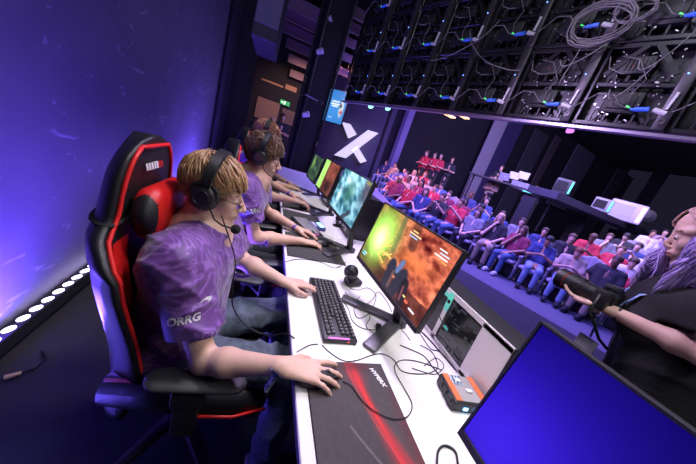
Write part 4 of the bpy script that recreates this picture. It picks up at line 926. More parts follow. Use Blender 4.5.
# cable coil
def coil(p, R, n, r, label):
    rg = random.Random(5); pts = []
    for k in range(n*16):
        a = 2*PI*k/16; j = 1+.18*math.sin(k*.37)+rg.uniform(-.02, .02); pts.append(p+LU*math.cos(a)*R*j+V(0, 0, math.sin(a)*R*.72*j)-LN*(.02*math.sin(k*.21)))
    return cable('cable_coil', pts, r, label, GREYC, sub=1, cat='cable')
pc = onp(598, 24, LN*(LD-.1), LN); coil(pc, .17, 9, .0045, 'coiled grey cable hanging on the back of the LED wall, upper middle')
pc = onp(632, 12, LN*(LD-.1), LN); coil(pc, .10, 4, .004, 'smaller coil of grey cable on the LED wall, right of the big coil')
rg = random.Random(9)
for k, (x0, y0, x1, y1) in enumerate([(560, 60, 640, 18), (500, 20, 430, 60), (640, 60, 696, 30), (585, 40, 560, 84), (470, 30, 520, 70), (610, 90, 660, 60)]):
    a = onp(x0, y0, LN*(LD-.07), LN); b = onp(x1, y1, LN*(LD-.07), LN); m_ = (a+b)/2+V(0, 0, -.12)-LN*.04
    cable('cable', [a, a*.7+m_*.3+V(0, 0, -.05), m_, b*.7+m_*.3+V(0, 0, -.02), b], .0045, 'loose grey cable slung across the back of the LED wall', GREYC, 'loose cables on the LED wall')
# ---------------------------------------------------------------- hall
FZ = -.2
AFLOOR = mat('hall carpet', (.10, .09, .14), .8, col2=(.13, .115, .18), nscale=60, bump=.2, bscale=100); DWALL = mat('dark hall wall', (.016, .015, .024), .8); DWALL2 = mat('dark hall panel', (.055, .055, .075), .7); FRIM = mat('stage front', (.08, .07, .1), .5)
ed = nrm(V(-.454, .891, 0)); en = V(ed[1], -ed[0], 0)          # seat rows run along ed, rise along en
A0 = V(5.23, 4.98, 0); R0 = A0@en
struct(MB().box((9, 6, FZ-.06), (40, 44, .1)).build('floor_hall', AFLOOR))
o = E0-LN*0; struct(MB().bar(E0-a_*3.4+V(.02, .01, -.1), E0+a_*9.5+V(.02, .01, -.1), .03, .2).build('trim_1', FRIM))
# back wall plane through B along direction D
B_ = V(12.2, 14.4, 0); D_ = nrm(V(.984, .18, 0)); N_ = V(-D_[1], D_[0], 0)
struct(MB().bar(B_-D_*7.2+N_*.3+V(0, 0, 3.5), B_+D_*22+N_*.3+V(0, 0, 3.5), .2, 8).build('wall_back', DWALL))
struct(MB().box((9, 6, 7.4), (40, 44, .1)).build('ceiling', mat('black ceiling', (.01, .01, .012), .9)))
def onback(x, y, off=0): return onp(x, y, B_-N_*off, N_)
# tall acoustic panels, slats and a lit pillar on the back wall (pixel columns -> real panels on the wall plane)
def wallpanel(xt, yt, xb, w, label, name='wall_panel', m=None, th=.08, zt=None, zb=FZ, bars=0, cat='wall panel', group=None):
    p = onback(xt, yt, .05); zt = p[2] if zt is None else zt; t = empty(name, (p[0], p[1], zb), math.atan2(D_[1], D_[0])); tag(t, label, cat, group)
    MB().box((w/2, 0, (zt-zb)/2), (w, th, zt-zb), b=.01).build('panel', m or DWALL2, t)
    for k in range(bars): MB().box((w*(k+.5)/bars, -th/2-.01, (zt-zb)/2), (.06, .04, zt-zb-.1)).build('slat', DWALL, t)
    return t
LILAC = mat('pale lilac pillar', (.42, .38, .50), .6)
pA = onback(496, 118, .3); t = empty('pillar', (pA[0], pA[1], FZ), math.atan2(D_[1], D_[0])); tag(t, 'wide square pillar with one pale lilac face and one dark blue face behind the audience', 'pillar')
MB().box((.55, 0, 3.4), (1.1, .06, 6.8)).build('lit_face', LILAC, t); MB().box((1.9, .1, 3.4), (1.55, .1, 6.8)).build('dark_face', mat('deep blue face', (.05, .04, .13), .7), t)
pB = onback(413, 105, .3); t = empty('pillar', (pB[0], pB[1], FZ), math.atan2(D_[1], D_[0])); tag(t, 'slim violet pillar left of the people in red shirts', 'pillar'); MB().box((0, 0, 3.4), (.35, .3, 6.8)).build('shaft', mat('violet pillar', (.25, .2, .42), .6), t)
wallpanel(536, 128, 0, 1.7, 'dark vertical wall panel right of the wide pillar', m=DWALL2)
wallpanel(556, 135, 0, .8, 'grey brown vertical wall panel beyond the sound desk', m=mat('grey brown panel', (.085, .07, .08), .7))
wallpanel(575, 150, 0, 3.2, 'wide slate-grey wall panel above the blue lit tower at the back', m=mat('slate panel', (.10, .10, .14), .7), zt=onback(590, 152, .05)[2], zb=2.4)
wallpanel(628, 152, 0, 2.2, 'slatted dark wall panel above the white computer', bars=7)
wallpanel(668, 150, 0, 4.0, 'wide dark blue wall panel at the right edge behind the photographer', m=mat('dark blue panel', (.06, .055, .10), .7))
# ledge with computers
LG = mat('ledge paint', (.03, .028, .055), .6); LZ_ = 2.2; LQ = onz(553, 189, LZ_)
def onledge(x, y): return onp(x, y, LQ, N_)
q2 = onledge(664, 239); Lw = (q2-LQ)@D_; t = empty('ledge', LQ+D_*Lw/2, math.atan2(D_[1], D_[0])); tag(t, 'long dark violet ledge behind the audience carrying computers', 'ledge')
MB().box((.2, .45, -.12), (Lw-.4, .9, .22), b=.01).build('shelf', LG, t); [MB().box((-Lw/2+.3+k*(Lw-.6)/3, .6, -1.38), (.2, .4, 2.04)).build('support', DWALL, t) for k in range(4)]
def ledge_pc(x, y, wpx, hpx, label, body, glow, low=0):
    p = onledge(x, y)+N_*.25; p[2] = LZ_-low; d = (p-CAM)@cw; s_ = d/FPX; w, h = wpx*s_*.75, hpx*s_*.85; fc = math.atan2(p[1], p[0])-PI/2
    t = empty('computer', p, fc); tag(t, label, 'computer'); dp = min(w*.6, .8)
    MB().box((0, 0, h/2), (w, dp, h), b=h*.08).build('case', body, t, smooth=True); MB().box((w*.40, -dp/2-.01, h/2), (w*.10, .02, h*.8), b=.01).build('light_strip', glow, t); MB().box((-w*.12, -dp/2-.006, h*.52), (w*.62, .012, h*.62), b=.01).build('side_panel', mat('pale grille', (.5, .48, .58), .5) if body is PCW else MATTE, t)
PCW = mat('white computer case', (.62, .58, .70), .4); TEAL = mat('teal light', (.1, .6, .5), .4, emit=(.1, 1, .75), es=1.2); PINK = mat('pink light', (.8, .4, .6), .4, emit=(1, .45, .8), es=2)
ledge_pc(568, 196, 20, 17, 'dark computer with a teal light strip at the left end of the back ledge', DARKP, TEAL); ledge_pc(607, 213, 20, 15, 'grey computer with a teal light strip left of the white computer', mat('grey case', (.25, .24, .28), .5), TEAL)
ledge_pc(627, 224, 36, 22, 'white computer case with a pink light strip on the back ledge', PCW, PINK)
p = onledge(646, 229)+N_*.2; p[2] = LZ_; t = empty('desk_fan', p, math.atan2(p[1], p[0])-PI/2); tag(t, 'small dark fan on the ledge right of the white computer', 'fan'); MB().lathe([(.24, 0), (.2, .05), (.04, .08), (.04, .4)], n=16).build('base', BLACKP, t); MB().lathe([(.28, 0), (.3, .05), (.28, .12), (.08, .15)], (0, 0, .6), (0, -1, 0)).build('fan_cage', BLACKP, t)
# ---------------------------------------------------------------- sound desk
rise = lambda n: FZ+max(0, (n-R0-.3))*.20
sd = onp(512, 182, en*12.2, en); zt = sd[2]-.1
t = empty('sound_desk', (sd[0], sd[1], rise(12.2)), math.atan2(ed[1], ed[0])+PI/2+.2); tag(t, 'sound technicians desk with laptops behind the audience', 'desk')
MB().box((0, 0, zt-rise(12.2)-.03), (.7, 3.2, .06)).build('desk_top', DARKP, t); [MB().box((-.3+.6*(k % 2), -1.5+3*(k//2), (zt-rise(12.2))/2-.03), (.06, .06, zt-rise(12.2)-.06)).build('leg', GUN, t) for k in range(4)]
LAP = mat('laptop lid', (.45, .45, .60), .4, .3); PAPER = mat('lit paper screen', (.5, .48, .4), .5, emit=(.75, .70, .6), es=.35)
def laptop(x, y, d, label, w=.36, m=None, tl=.25):
    p = onp(x, y, en*d, en); t = empty('laptop', p, math.atan2(en[1], en[0])+PI); tag(t, label, 'laptop')
    MB().box((-.12, 0, .01), (.25, w, .02), b=.004).build('base', LAP, t); MB().box((.03, 0, .15), (.012, w, .26), rotm(0, tl, 0), .003).build('lid', m or LAP, t); MB().sphere((.045, 0, .15), (.006, .02, .02), 10).build('lid_emblem', WPRINT, t)
laptop(518, 189, 12.0, 'open silver-blue laptop at the front of the sound desk', .62); laptop(503, 180, 12.2, 'small laptop left of the two pale screens on the sound desk', .4)
for (x, lb) in ((512, 'left of two pale yellowish screens on the sound desk'), (521, 'right of two pale yellowish screens on the sound desk')):
    p = onp(x, 181, en*12.35, en); t = empty('monitor', p, math.atan2(en[1], en[0])+PI); tag(t, lb, 'monitor'); M = MB()
    MB().box((0, 0, .22), (.04, .42, .3), b=.01).build('housing', DARKP, t); MB().box((.023, 0, .22), (.005, .39, .27)).build('screen', PAPER, t); MB().box((0, 0, .035), (.1, .1, .07)).build('stand', BLACKP, t)
p = onp(537, 196, en*11.8, en); t = empty('mixing_console', p, math.atan2(en[1], en[0])+PI); tag(t, 'low mixing console with a cyan light strip right of the silver laptop', 'mixer'); MB().box((0, 0, .05), (.5, 1.0, .1), rotm(0, .1, 0), .01).build('console', BLACKP, t); MB().box((.25, 0, .03), (.02, .9, .03)).build('light_strip', TEAL, t); M = MB()
for k in range(12): M.box((-.1, -.42+k*.076, .12), (.05, .02, .02))
M.build('fader', STEEL, t)
# ---------------------------------------------------------------- far platform, big X sign, screen, truss tower, ceiling things
PZ = .5; PLAT = mat('lavender platform', (.30, .27, .42), .5)
pts = [onz(*q, PZ) for q in ((352, 214), (391, 203), (373, 186))]; 
e1_, e2_, e3_ = pts; far = [atd(367, 172, 13.2), atd(325, 158, 13.6)]
poly = [tuple(onz(352, 214, PZ)[:2]), tuple(onz(393, 206, PZ)[:2]), tuple(onz(372, 184, PZ)[:2]), (4.9, 12.6), (-.4, 12.6), (1.3, 7.6)]
PPOLY = poly
t = MB().prism(poly, (0, 0, FZ), (1, 0, 0), (0, 1, 0), (0, 0, PZ-FZ)).build('platform', PLAT); tag(t, 'raised lavender stage platform in front of the big white X', 'platform')
BK = mat('backdrop violet grey', (.085, .075, .13), .7)
bA = atd(330, 150, 14.2); bB = atd(384, 168, 13.6)
Xd = nrm((bB-bA)*V(1, 1, 0)); Xn = V(Xd[1], -Xd[0], 0)
t = empty('backdrop', ((bA+bB)/2*V(1, 1, 0)+V(0, 0, FZ)), math.atan2(Xd[1], Xd[0])); tag(t, 'dark violet backdrop wall behind the big white X', 'backdrop'); MB().box((-1.8, .15, 2.6), (6.0, .1, 5.2)).build('panel', BK, t)
XW = mat('lit white sign', (.8, .78, .85), .5, emit=(.80, .76, .95), es=.75)
def onX(x, y): return onp(x, y, (bA+bB)/2-Xn*-.35, Xn)
def sign_poly(pl, name, par):
    c = (bA+bB)/2; return MB().prism([((onX(*q)-c)@Xd, onX(*q)[2]) for q in pl], c*V(1, 1, 0)+Xn*.35-np.array(par.location)*1., Xd, V(0, 0, 1), -Xn*.15).build(name, XW, par)
t = empty('sign', tuple((bA+bB)/2*V(1, 1, 0)+Xn*.35)); tag(t, 'giant white letter X sign standing on the lavender platform', 'sign')
c_ = np.array(t.location)
def xp(pl, name): 
    P = [onX(*q)-c_ for q in pl]; return MB().prism([(p@Xd, p[2]) for p in P], V(0, 0, 0), Xd, V(0, 0, 1), -Xn*.15).build(name, XW, t)
xp([(368, 130), (378, 133), (345, 158), (334, 155)], 'long_stroke'); xp([(342, 122), (350, 124), (356, 134), (348, 138)], 'short_upper_stroke'); xp([(352, 150), (357, 146), (366, 161), (360, 163)], 'short_lower_stroke')
# hanging screen
sc_ = [atd(326, 85, 10.6), atd(347, 98, 10.2), atd(342, 127, 10.0), atd(319, 115, 10.4)]
c_ = sum(sc_)/4; sx = nrm((sc_[1]-sc_[0])*V(1, 1, 0)); t = empty('projection_screen', c_, math.atan2(sx[1], sx[0])); tag(t, 'hanging sky-blue screen with white writing to the left of the big X', 'screen')
w = np.linalg.norm((sc_[1]-sc_[0])[:2]); hh = abs(((sc_[0]+sc_[1])-(sc_[2]+sc_[3]))[2])/2*1.02
def pic_sky(a, b):
    c = np.zeros((len(a), 3))+np.array([.22, .50, .82]); c = mixc(c, (.30, .62, .92), blob(a, b, .5, .4, .6, .4)*.7)
    for (x, y, L) in ((.42, .66, .28), (.40, .58, .34), (.44, .51, .24)): c = mixc(c, (.95, .98, 1), seg(a, b, (x, y), (x+L, y), .028))
    c = mixc(c, (.9, .93, .95), blob(a, b, .84, .48, .09, .28, 6)); c = mixc(c, (.15, .2, .25), blob(a, b, .80, .55, .05, .07)); c = mixc(c, (.75, .15, .2), blob(a, b, .86, .36, .05, .06)); return mixc(c, (.85, .92, 1), seg(a, b, (.42, .15), (.55, .15), .015))
MB().box((0, .03, 0), (w+.06, .05, hh+.06)).build('frame', BLACKP, t); picture('screen_face', 48, 48, V(-w/2, -.0, -hh/2), V(w, 0, 0), V(0, 0, hh), pic_sky, mat('projected picture', (0, 0, 0), .5, emit=(1, 1, 1), es=1.1, vcol=True), t)
MB().tube([(-w*.3, .03, hh/2), (-w*.3, .03, hh/2+4.5)], .02, 6).build('hanger', BLACKP, t); MB().tube([(w*.3, .03, hh/2), (w*.3, .03, hh/2+4.5)], .02, 6).build('hanger', BLACKP, t)
# black truss tower
T0 = atd(317, 90, 5.6); T0[2] = 0
t = empty('truss_tower', T0, .2); tag(t, 'tall black truss tower wrapped in cloth rising between the players and the hanging screen', 'truss')
M = MB()
for sx_ in (-.24, .24):
    for sy_ in (-.24, .24): M.cyl((sx_, sy_, 0), (sx_, sy_, 6), .025, n=8)
M.build('chord', BLACKP, t, smooth=True)
M = MB()
for k in range(14):
    z0 = k*.42; f_ = 1 if k % 2 else -1
    for (ax_, ay_) in ((1, 0), (0, 1)):
        for s in (-.19, .19): a = V(s if ay_ else -.19*f_, s if ax_ else -.19*f_, z0); b = V(s if ay_ else .19*f_, s if ax_ else .19*f_, z0+.42); M.cyl(a, b, .012, n=6)
M.build('bracing', BLACKP, t); MB().box((0, 0, 3), (.44, .42, 6)).build('cloth_wrap', MATTE, t); MB().box((0, 0, .02), (.8, .8, .04)).build('base_plate', GUN, t)
LW_ = mat('pale lamp housing', (.6, .6, .62), .4)
for (x, y, lb) in ((326, 20, 'small pale spotlight highest on the black truss tower'), (317, 52, 'small pale spotlight in the middle of the black truss tower'), (303, 115, 'small pale spotlight lowest on the black truss tower')):
    p = atd(x, y, 5.05); t2 = empty('spotlight', p, .4); tag(t2, lb, 'spotlight'); MB().cyl((0, 0, 0), (.07, -.08, .05), .045, .055, n=14).build('lamp_head', LW_, t2, smooth=True); MB().bar((0, 0, 0), (-.02, .12, 0), .03, .06).build('clamp', BLACKP, t2)
# small arm lamp sticking out of the tower
p = atd(318, 101, 5.2); t2 = empty('microphone', p, 0); tag(t2, 'thin arm with a small dark lamp sticking out of the truss tower towards the screen', 'lamp'); t2.name = 'arm_lamp'; MB().tube([(0, 0, 0), (-.25, .02, .03), (-.32, .35, .03)], .012, 6).build('arm', STEEL, t2); MB().sphere((.05, 0, -.01), (.06, .035, .035), 12).build('lamp_head', BLACKP, t2)
# hanging duct box
DB = mat('duct box', (.03, .03, .04), .6, bump=.1)  # cabinet darkened for its shaded underside; grille tinted for the lit front
a = onp(250, 36, V(0, 4.2, 0), V(0, 1, 0)); b = onp(277, 43, V(0, 4.2, 0), V(0, 1, 0)); zb_ = (a[2]+b[2])/2
t = empty('hanging_speaker', (a[0], 4.2, zb_)); tag(t, 'large dark boxed loudspeaker hanging high beside the left wall', 'loudspeaker'); w = b[0]-a[0]
MB().box((w/2, .55, .7), (w, 1.1, 1.4), b=.02).build('cabinet', DB, t); MB().box((w/2, -.012, .75), (w*.9, .02, 1.2), b=.01).build('grille', mat('lit front tint grille', (.16, .15, .22), .7, bump=.4, bscale=600), t); MB().cyl((w/2, .4, 1.4), (w/2, .4, 3.2), .02).build('hanger', BLACKP, t)
# far wall beyond the players, warm doorway, curtain
CURT = mat('black curtain', (.012, .012, .016), .9, bump=.5, bscale=25)
t = empty('curtain', (-1.0, 6.9, 0)); tag(t, 'black curtain hanging along the wall beyond the furthest chair', 'curtain'); M = MB(); vs = []; n_ = 60
for i in range(n_+1):
    y = -1.25+5.2*i/n_; x = .05*math.sin(i*1.1); vs += [(x, y, .02), (x, y, 5.5)]
M.add(vs, [[2*i, 2*i+2, 2*i+3, 2*i+1] for i in range(n_)]); M.build('cloth', CURT, t, smooth='all').modifiers.new('thick', 'SOLIDIFY').thickness = .02; MB().cyl((0, -1.3, 5.5), (0, 4, 5.5), .03).build('curtain_rail', BLACKP, t)
fy = 13.0; WARM = mat('warm plaster', (.50, .30, .17), .7); struct(MB().box((-1.6, fy, 2.6), (7.0, .15, 5.6)).build('wall_far', DWALL))
def farp(x, y, off=.1): return onp(x, y, V(0, fy-off, 0), V(0, 1, 0))
for k, (x0, y0, x1, y1, lb, m) in enumerate([(262, 78, 283, 88, 'warm orange-lit panel high on the far wall', WARM), (258, 96, 276, 124, 'warm brown-lit wall panel left of the green exit sign', mat('warm brown', (.30, .20, .13), .7)), (286, 84, 296, 93, 'small warm-lit panel right of the orange panel', WARM), (283, 108, 292, 126, 'tall dim brown panel below the exit sign', mat('dim brown', (.16, .11, .09), .7))]):
    a, b = farp(x0, y0), farp(x1, y1); t = empty('wall_panel', ((a+b)/2)); tag(t, lb, 'wall panel'); MB().box((0, 0, 0), (abs(b[0]-a[0]), .08, abs(b[2]-a[2]))).build('panel', m, t)
p = farp(285, 103, .2); t = empty('exit_sign', p); tag(t, 'small glowing green exit sign on the far wall', 'sign'); MB().box((0, 0, 0), (.40, .05, .17)).build('housing', mat('exit green', (.02, .3, .1), .5, emit=(.05, .8, .25), es=.4), t); M = MB(); M.prism([(-.05, -.07), (.0, -.07), (.03, .02), (.0, .07), (-.04, .03)], (0, -.03, 0), (1, 0, 0), (0, 0, 1), (0, -.005, 0)); M.prism([(-.17, -.02), (-.1, -.02), (-.1, -.06), (-.07, 0), (-.1, .06), (-.1, .02), (-.17, .02)], (0, -.03, 0), (1, 0, 0), (0, 0, 1), (0, -.005, 0)); M.build('running_figure', mat('sign white', (.8, .9, .8), .5, emit=(.8, 1, .85), es=1), t)
# ceiling girders between the duct and the LED wall
GIR = mat('girder paint', (.23, .16, .22), .6, .2)
for k in range(6):
    p = atd(308, 10+k*14, 6.5+k*.9); t = empty('girder', (p[0], p[1], p[2])); tag(t, 'grey-violet ceiling girder between the hanging loudspeaker and the truss tower', 'girder', 'ceiling girders above the players'); M = MB(); M.box((0, 0, .12), (1.5, .1, .03)); M.box((0, 0, -.12), (1.5, .1, .03)); M.box((0, 0, 0), (1.5, .02, .24)); M.build('beam', GIR, t); [MB().cyl((sx_, 0, .13), (sx_, 0, 7.36-p[2]), .012, n=6).build('hanger', BLACKP, t) for sx_ in (-.7, .7) if p[2] < 7.1]
for k in range(5):
    p = atd(350-k*3, 10+k*15, 6.5+k*.8); t = empty('girder', (p[0], p[1], p[2])); tag(t, 'grey-violet ceiling girder between the truss tower and the LED wall', 'girder', 'ceiling girders right of the truss tower'); M = MB(); M.box((0, 0, .1), (.8, .1, .03)); M.box((0, 0, -.1), (.8, .1, .03)); M.box((0, 0, 0), (.8, .02, .2)); M.build('beam', GIR, t); [MB().cyl((sx_, 0, .11), (sx_, 0, 7.36-p[2]), .012, n=6).build('hanger', BLACKP, t) for sx_ in (-.35, .35) if p[2] < 7.1]
# hanging ceiling lights beyond the LED wall
for (x, y, lb) in ((449, 121, 'left of two warm ceiling lights over the back of the hall'), (463, 122, 'right of two warm ceiling lights over the back of the hall')):
    p = onback(x, y-6, 2.5); t = empty('ceiling_light', p, .2); tag(t, lb, 'ceiling light'); MB().box((0, 0, .05), (.62, .3, .1)).build('housing', BLACKP, t); MB().box((0, -.02, -.02), (.56, .26, .05)).build('diffuser', mat('warm diffuser', (.8, .5, .3), .5, emit=(1, .55, .3), es=2.2), t)
p = onback(571, 126, 3); t = empty('stage_light', p); tag(t, 'small stage light glowing violet under the LED wall edge', 'stage light'); MB().cyl((0, 0, 0), (0, -.1, -.3), .14, .18).build('lamp_head', mat('violet lamp', (.2, .05, .3), .4, emit=(.65, .2, 1), es=1.6), t); MB().bar((0, 0, 0), (0, .0, max(.5, 7.36-p[2])), .05, .05).build('bracket', BLACKP, t)
for (x, y, lb) in ((371, 104, 'left of two small green stage lights under the LED wall'), (388, 106, 'right of two small green stage lights under the LED wall')):
    p = atd(x, y, 8); t = empty('stage_light', p); tag(t, lb, 'stage light'); MB().cyl((0, 0, 0), (0, -.06, -.08), .06, .08).build('lamp_head', mat('green lamp', (.1, .5, .35), .4, emit=(.3, 1, .7), es=2), t); MB().bar((0, 0, 0), (0, .0, 7.36-p[2]), .03, .03).build('bracket', BLACKP, t)
# ---------------------------------------------------------------- audience
CL = {k: mat('cloth '+k, c, .8) for k, c in dict(red=(.50, .025, .05), black=(.018, .018, .024), navy=(.03, .045, .16), blue=(.06, .12, .42), grey=(.20, .20, .23), white=(.62, .60, .64), maroon=(.22, .02, .06), orange=(.85, .22, .03), denim=(.07, .12, .26), pale_denim=(.22, .30, .48), khaki=(.30, .24, .18), lilac=(.38, .28, .48), teal=(.04, .22, .26), beige=(.42, .32, .26)).items()}
HC = {k: mat('hair '+k, c, .6, col2=tuple(x*1.6 for x in c), nscale=60) for k, c in dict(black=(.012, .010, .012), brown=(.06, .03, .018), dark_brown=(.03, .018, .012), auburn=(.16, .05, .02), blond=(.42, .28, .15)).items()}
SEATM = mat('lilac grey upholstery', (.26, .23, .31), .7, bump=.2); SHW = mat('white trainer', (.7, .7, .74), .6)
def arche(pose, hair='short', h=.019):
    """seated figure facing +X, seat 0.46, origin on floor below hips; returns root body with children"""
    z = .02; pv = V(0, 0, .56); ch = V(-.10, 0, .95); nk = V(-.10, 0, 1.06); hd = V(-.06, 0, 1.21); R = Rypr(0, 8)
    P = dict(k=[V(.44, -.11, .52), V(.44, .11, .52)], a=[V(.46, -.12, .10), V(.46, .12, .10)], e=[V(-.02, -.27, .78), V(-.02, .27, .78)], w=[V(.22, -.12, .66), V(.22, .12, .66)])
    if pose == 'chin': P['e'][0] = V(.16, -.2, .72); P['w'][0] = V(.05, -.05, 1.02); 
    if pose == 'cross': P['k'] = [V(.44, -.06, .56), V(.42, .1, .50)]; P['a'] = [V(.66, .08, .30), V(.40, .10, .10)]
    if pose == 'phone': P['e'] = [V(.04, -.25, .75), V(.04, .25, .75)]; P['w'] = [V(.27, -.05, .86), V(.27, .05, .86)]; R = Rypr(0, 28); hd = V(-.02, 0, 1.19)
    if pose == 'clap': P['e'] = [V(.02, -.26, .80), V(.02, .26, .80)]; P['w'] = [V(.24, -.05, 1.0), V(.24, .05, 1.0)]
    if pose == 'slouch': pv = V(.10, 0, .54); P['k'] = [V(.54, -.13, .54), V(.54, .13, .54)]; P['a'] = [V(.86, -.14, .10), V(.84, .14, .10)]; ch = V(-.06, 0, .88); nk = V(-.11, 0, 1.0); hd = V(-.10, 0, 1.15); R = Rypr(12, -2)
    if pose == 'stand':
        pv = V(0, 0, .95); ch = V(0, 0, 1.32); nk = V(0, 0, 1.47); hd = V(.02, 0, 1.62); R = Rypr(0, 4); P = dict(k=[V(.03, -.1, .52), V(.03, .1, .52)], a=[V(0, -.12, .09), V(0, .12, .09)], e=[V(.05, -.27, 1.12), V(.05, .27, 1.12)], w=[V(.24, .02, 1.16), V(.24, -.02, 1.13)])
    rs, ls = ch+V(0, -.18, .05), ch+V(0, .18, .05)
    S = SDF(); head_sdf(S, hd, R, 1., fine=False); S.cone(nk-V(0, 0, .05), hd+V(-.02, 0, -.05), .055, .05, .03); S.cone(pv, ch, .10, .11, .05)
    for s, e, w in ((rs, P['e'][0], P['w'][0]), (ls, P['e'][1], P['w'][1])):
        S.cone(s, e, .047, .04, .03); S.cone(e, w, .040, .028, .02); d = nrm(w-e); S.cone(w, w+d*.07, .034, .034, .02, (V(0, 0, 1), .7)); S.cone(w+d*.07, w+d*.14+V(0, 0, -.03), .03, .022, .02, (V(0, 0, 1), .7)); S.cone(w+d*.03, w+d*.08+V(0, .035 if s is rs else -.035, .0), .014, .011, .01)
    for k, a in zip(P['k'], P['a']): S.cone(pv, k, .07, .05, .03); S.cone(k, a, .05, .035, .03)
    b = sdf_obj('person', S, h*.85, SKIN)
    S = SDF(); S.cone(ch+V(0, -.09, 0), pv+V(0, -.07, 0), .115, .12, .05); S.cone(ch+V(0, .09, 0), pv+V(0, .07, 0), .115, .12, .05); S.cone(rs, ls, .075, .075, .05); S.cone(nk-V(0, 0, .05), nk-V(0, 0, .03), .075, .066, .03)
    for s, e in ((rs, P['e'][0]), (ls, P['e'][1])): S.cone(s, s+(e-s)*.75, .062, .068, .03)
    sh = sdf_obj('shirt', S, h, CL['black'], b, wob=folds(-.008, [((.3, .5, .8), 60, 0), ((.8, -.2, -.5), 45, 2)]))
    S = SDF(); S.cone(pv+V(0, -.07, 0), pv+V(0, .07, 0), .12, .12, .04)
    for k, a in zip(P['k'], P['a']): S.cone(pv+V(0, k[1]*.8, -.02), k, .09, .068, .04); S.cone(k, a+(k-a)*.08, .068, .052, .03)
    sdf_obj('trousers', S, h, CL['denim'], b, wob=folds(-.008, [((.8, .2, .5), 60, 1)]))
    M = MB()
    for k, a in zip(P['k'], P['a']): q = a+V(.06, 0, -.045); M.sphere(q, (.14, .05, .05), 10); M.box(q+V(0, 0, -.03), (.25, .085, .03), b=.01)
    M.build('shoe', SHW, b, smooth='all')
    S = SDF(); c = hd+R@V(-.022, 0, .05); S.ell(c, (.098, .082, .085), R, .02)
    if hair == 'long': S.cone(hd+R@V(-.06, 0, .02), nk+V(-.07, 0, -.08), .075, .06, .04); S.cone(hd+R@V(-.01, .07, .0), nk+V(0, .09, -.06), .035, .03, .03); S.cone(hd+R@V(-.01, -.07, .0), nk+V(0, -.09, -.06), .035, .03, .03)
    else: S.cone(hd+R@V(-.05, 0, .02), hd+R@V(-.065, 0, -.05), .055, .04, .03)
    S.ell(hd+R@V(.075, 0, -.01), (.05, .065, .07), R, .015, '-')
    sdf_obj('hair', S, .012, HC['brown'], b, wob=folds(-.006, [((.3, .8, .2), 190, 0)]))
    return b
ARCH = {(p, hh): arche(p, hh) for p in ('lap', 'chin', 'cross', 'phone', 'clap', 'slouch') for hh in (('short', 'long') if p in ('lap', 'chin', 'cross') else ('short',))}
STAND = arche('stand'); usedA = set()
def put_person(key, loc, rz, shirt, legs, hair, label, group=None, sc=1., skin=None, cat='person'):
    src = ARCH[key] if key != 'stand' else STAND
    b = src if key not in usedA else copy_tree(src)
    usedA.add(key); b.location = [float(x) for x in loc]; b.rotation_euler.z = rz; b.scale = (sc,)*3; tag(b, label, cat, group)
    for ch in b.children:
        n = ch.name.split('.')[0]; setmat(ch, {'shirt': CL[shirt], 'trousers': CL[legs], 'hair': HC[hair], 'shoe': SHW if (shirt in ('red', 'grey', 'white', 'maroon', 'lilac')) else CL['black']}[n])
    if skin: setmat(b, skin)
    return b
def seat_proto():
    t = empty('auditorium_seat'); M = MB()
    S = SDF(); S.cone((.10, -.16, .40), (.10, .16, .40), .09, .09, .03, (V(0, 0, 1), .6)); S.cone((.32, -.16, .41), (.32, .16, .41), .08, .08, .06, (V(0, 0, 1), .6)); S.cone((.0, 0, .40), (.35, 0, .41), .12, .12, .06, (V(0, 0, 1), .5)); sdf_obj('seat', S, .02, SEATM, t)
    S = SDF()
    for y in (-.2, -.1, 0, .1, .2): S.cone((-.17-.0*y, y, .42), (-.30+.9*y*y, y, .98-abs(y)*.35), .055, .045, .06)
    sdf_obj('backrest', S, .02, SEATM, t)
    for s in (1, -1): M = MB(); M.box((.10, s*.275, .60), (.38, .05, .05), b=.015); M.box((.08, s*.275, .32), (.26, .04, .60), b=.02); M.build('armrest', mat('seat side panel', (.30, .27, .34), .6), t, smooth=True)
    MB().box((0, 0, .15), (.12, .4, .3), b=.02).build('pedestal', DARKP, t); return t
SEAT0 = seat_proto(); seat_used = False
screenq = [[(355, 256), (412, 332), (465, 252), (386, 199)], [(460, 435), (539, 323), (700, 445), (700, 464), (470, 464)]]
def inpoly(x, y, P):
    c = False
    for i in range(len(P)):
        (x1, y1), (x2, y2) = P[i], P[i-1]
        if (y1 > y) != (y2 > y) and x < (x2-x1)*(y-y1)/(y2-y1)+x1: c = not c
    return c
rg = random.Random(21); ordw = ['front', 'second', 'third', 'fourth', 'fifth', 'sixth', 'seventh', 'eighth', 'ninth', 'tenth']
npw = ['first', 'second', 'third', 'fourth', 'fifth', 'sixth', 'seventh', 'eighth', 'ninth', 'tenth', 'eleventh', 'twelfth', 'thirteenth', 'fourteenth', 'fifteenth', 'sixteenth', 'seventeenth', 'eighteenth', 'nineteenth', 'twentieth', 'twenty-first', 'twenty-second', 'twenty-third', 'twenty-fourth', 'twenty-fifth', 'twenty-sixth', 'twenty-seventh', 'twenty-eighth']
spec = {(0, 516): ('chin', 'long', 'maroon', 'denim', 'brown'), (0, 550): ('phone', 'short', 'navy', 'black', 'black')}
SKA = [SKIN, SKINL, mat('skin tan', (.42, .23, .15), .5), mat('skin deep', (.22, .11, .07), .5)]
nper = 0
face = math.atan2(-en[1], -en[0])
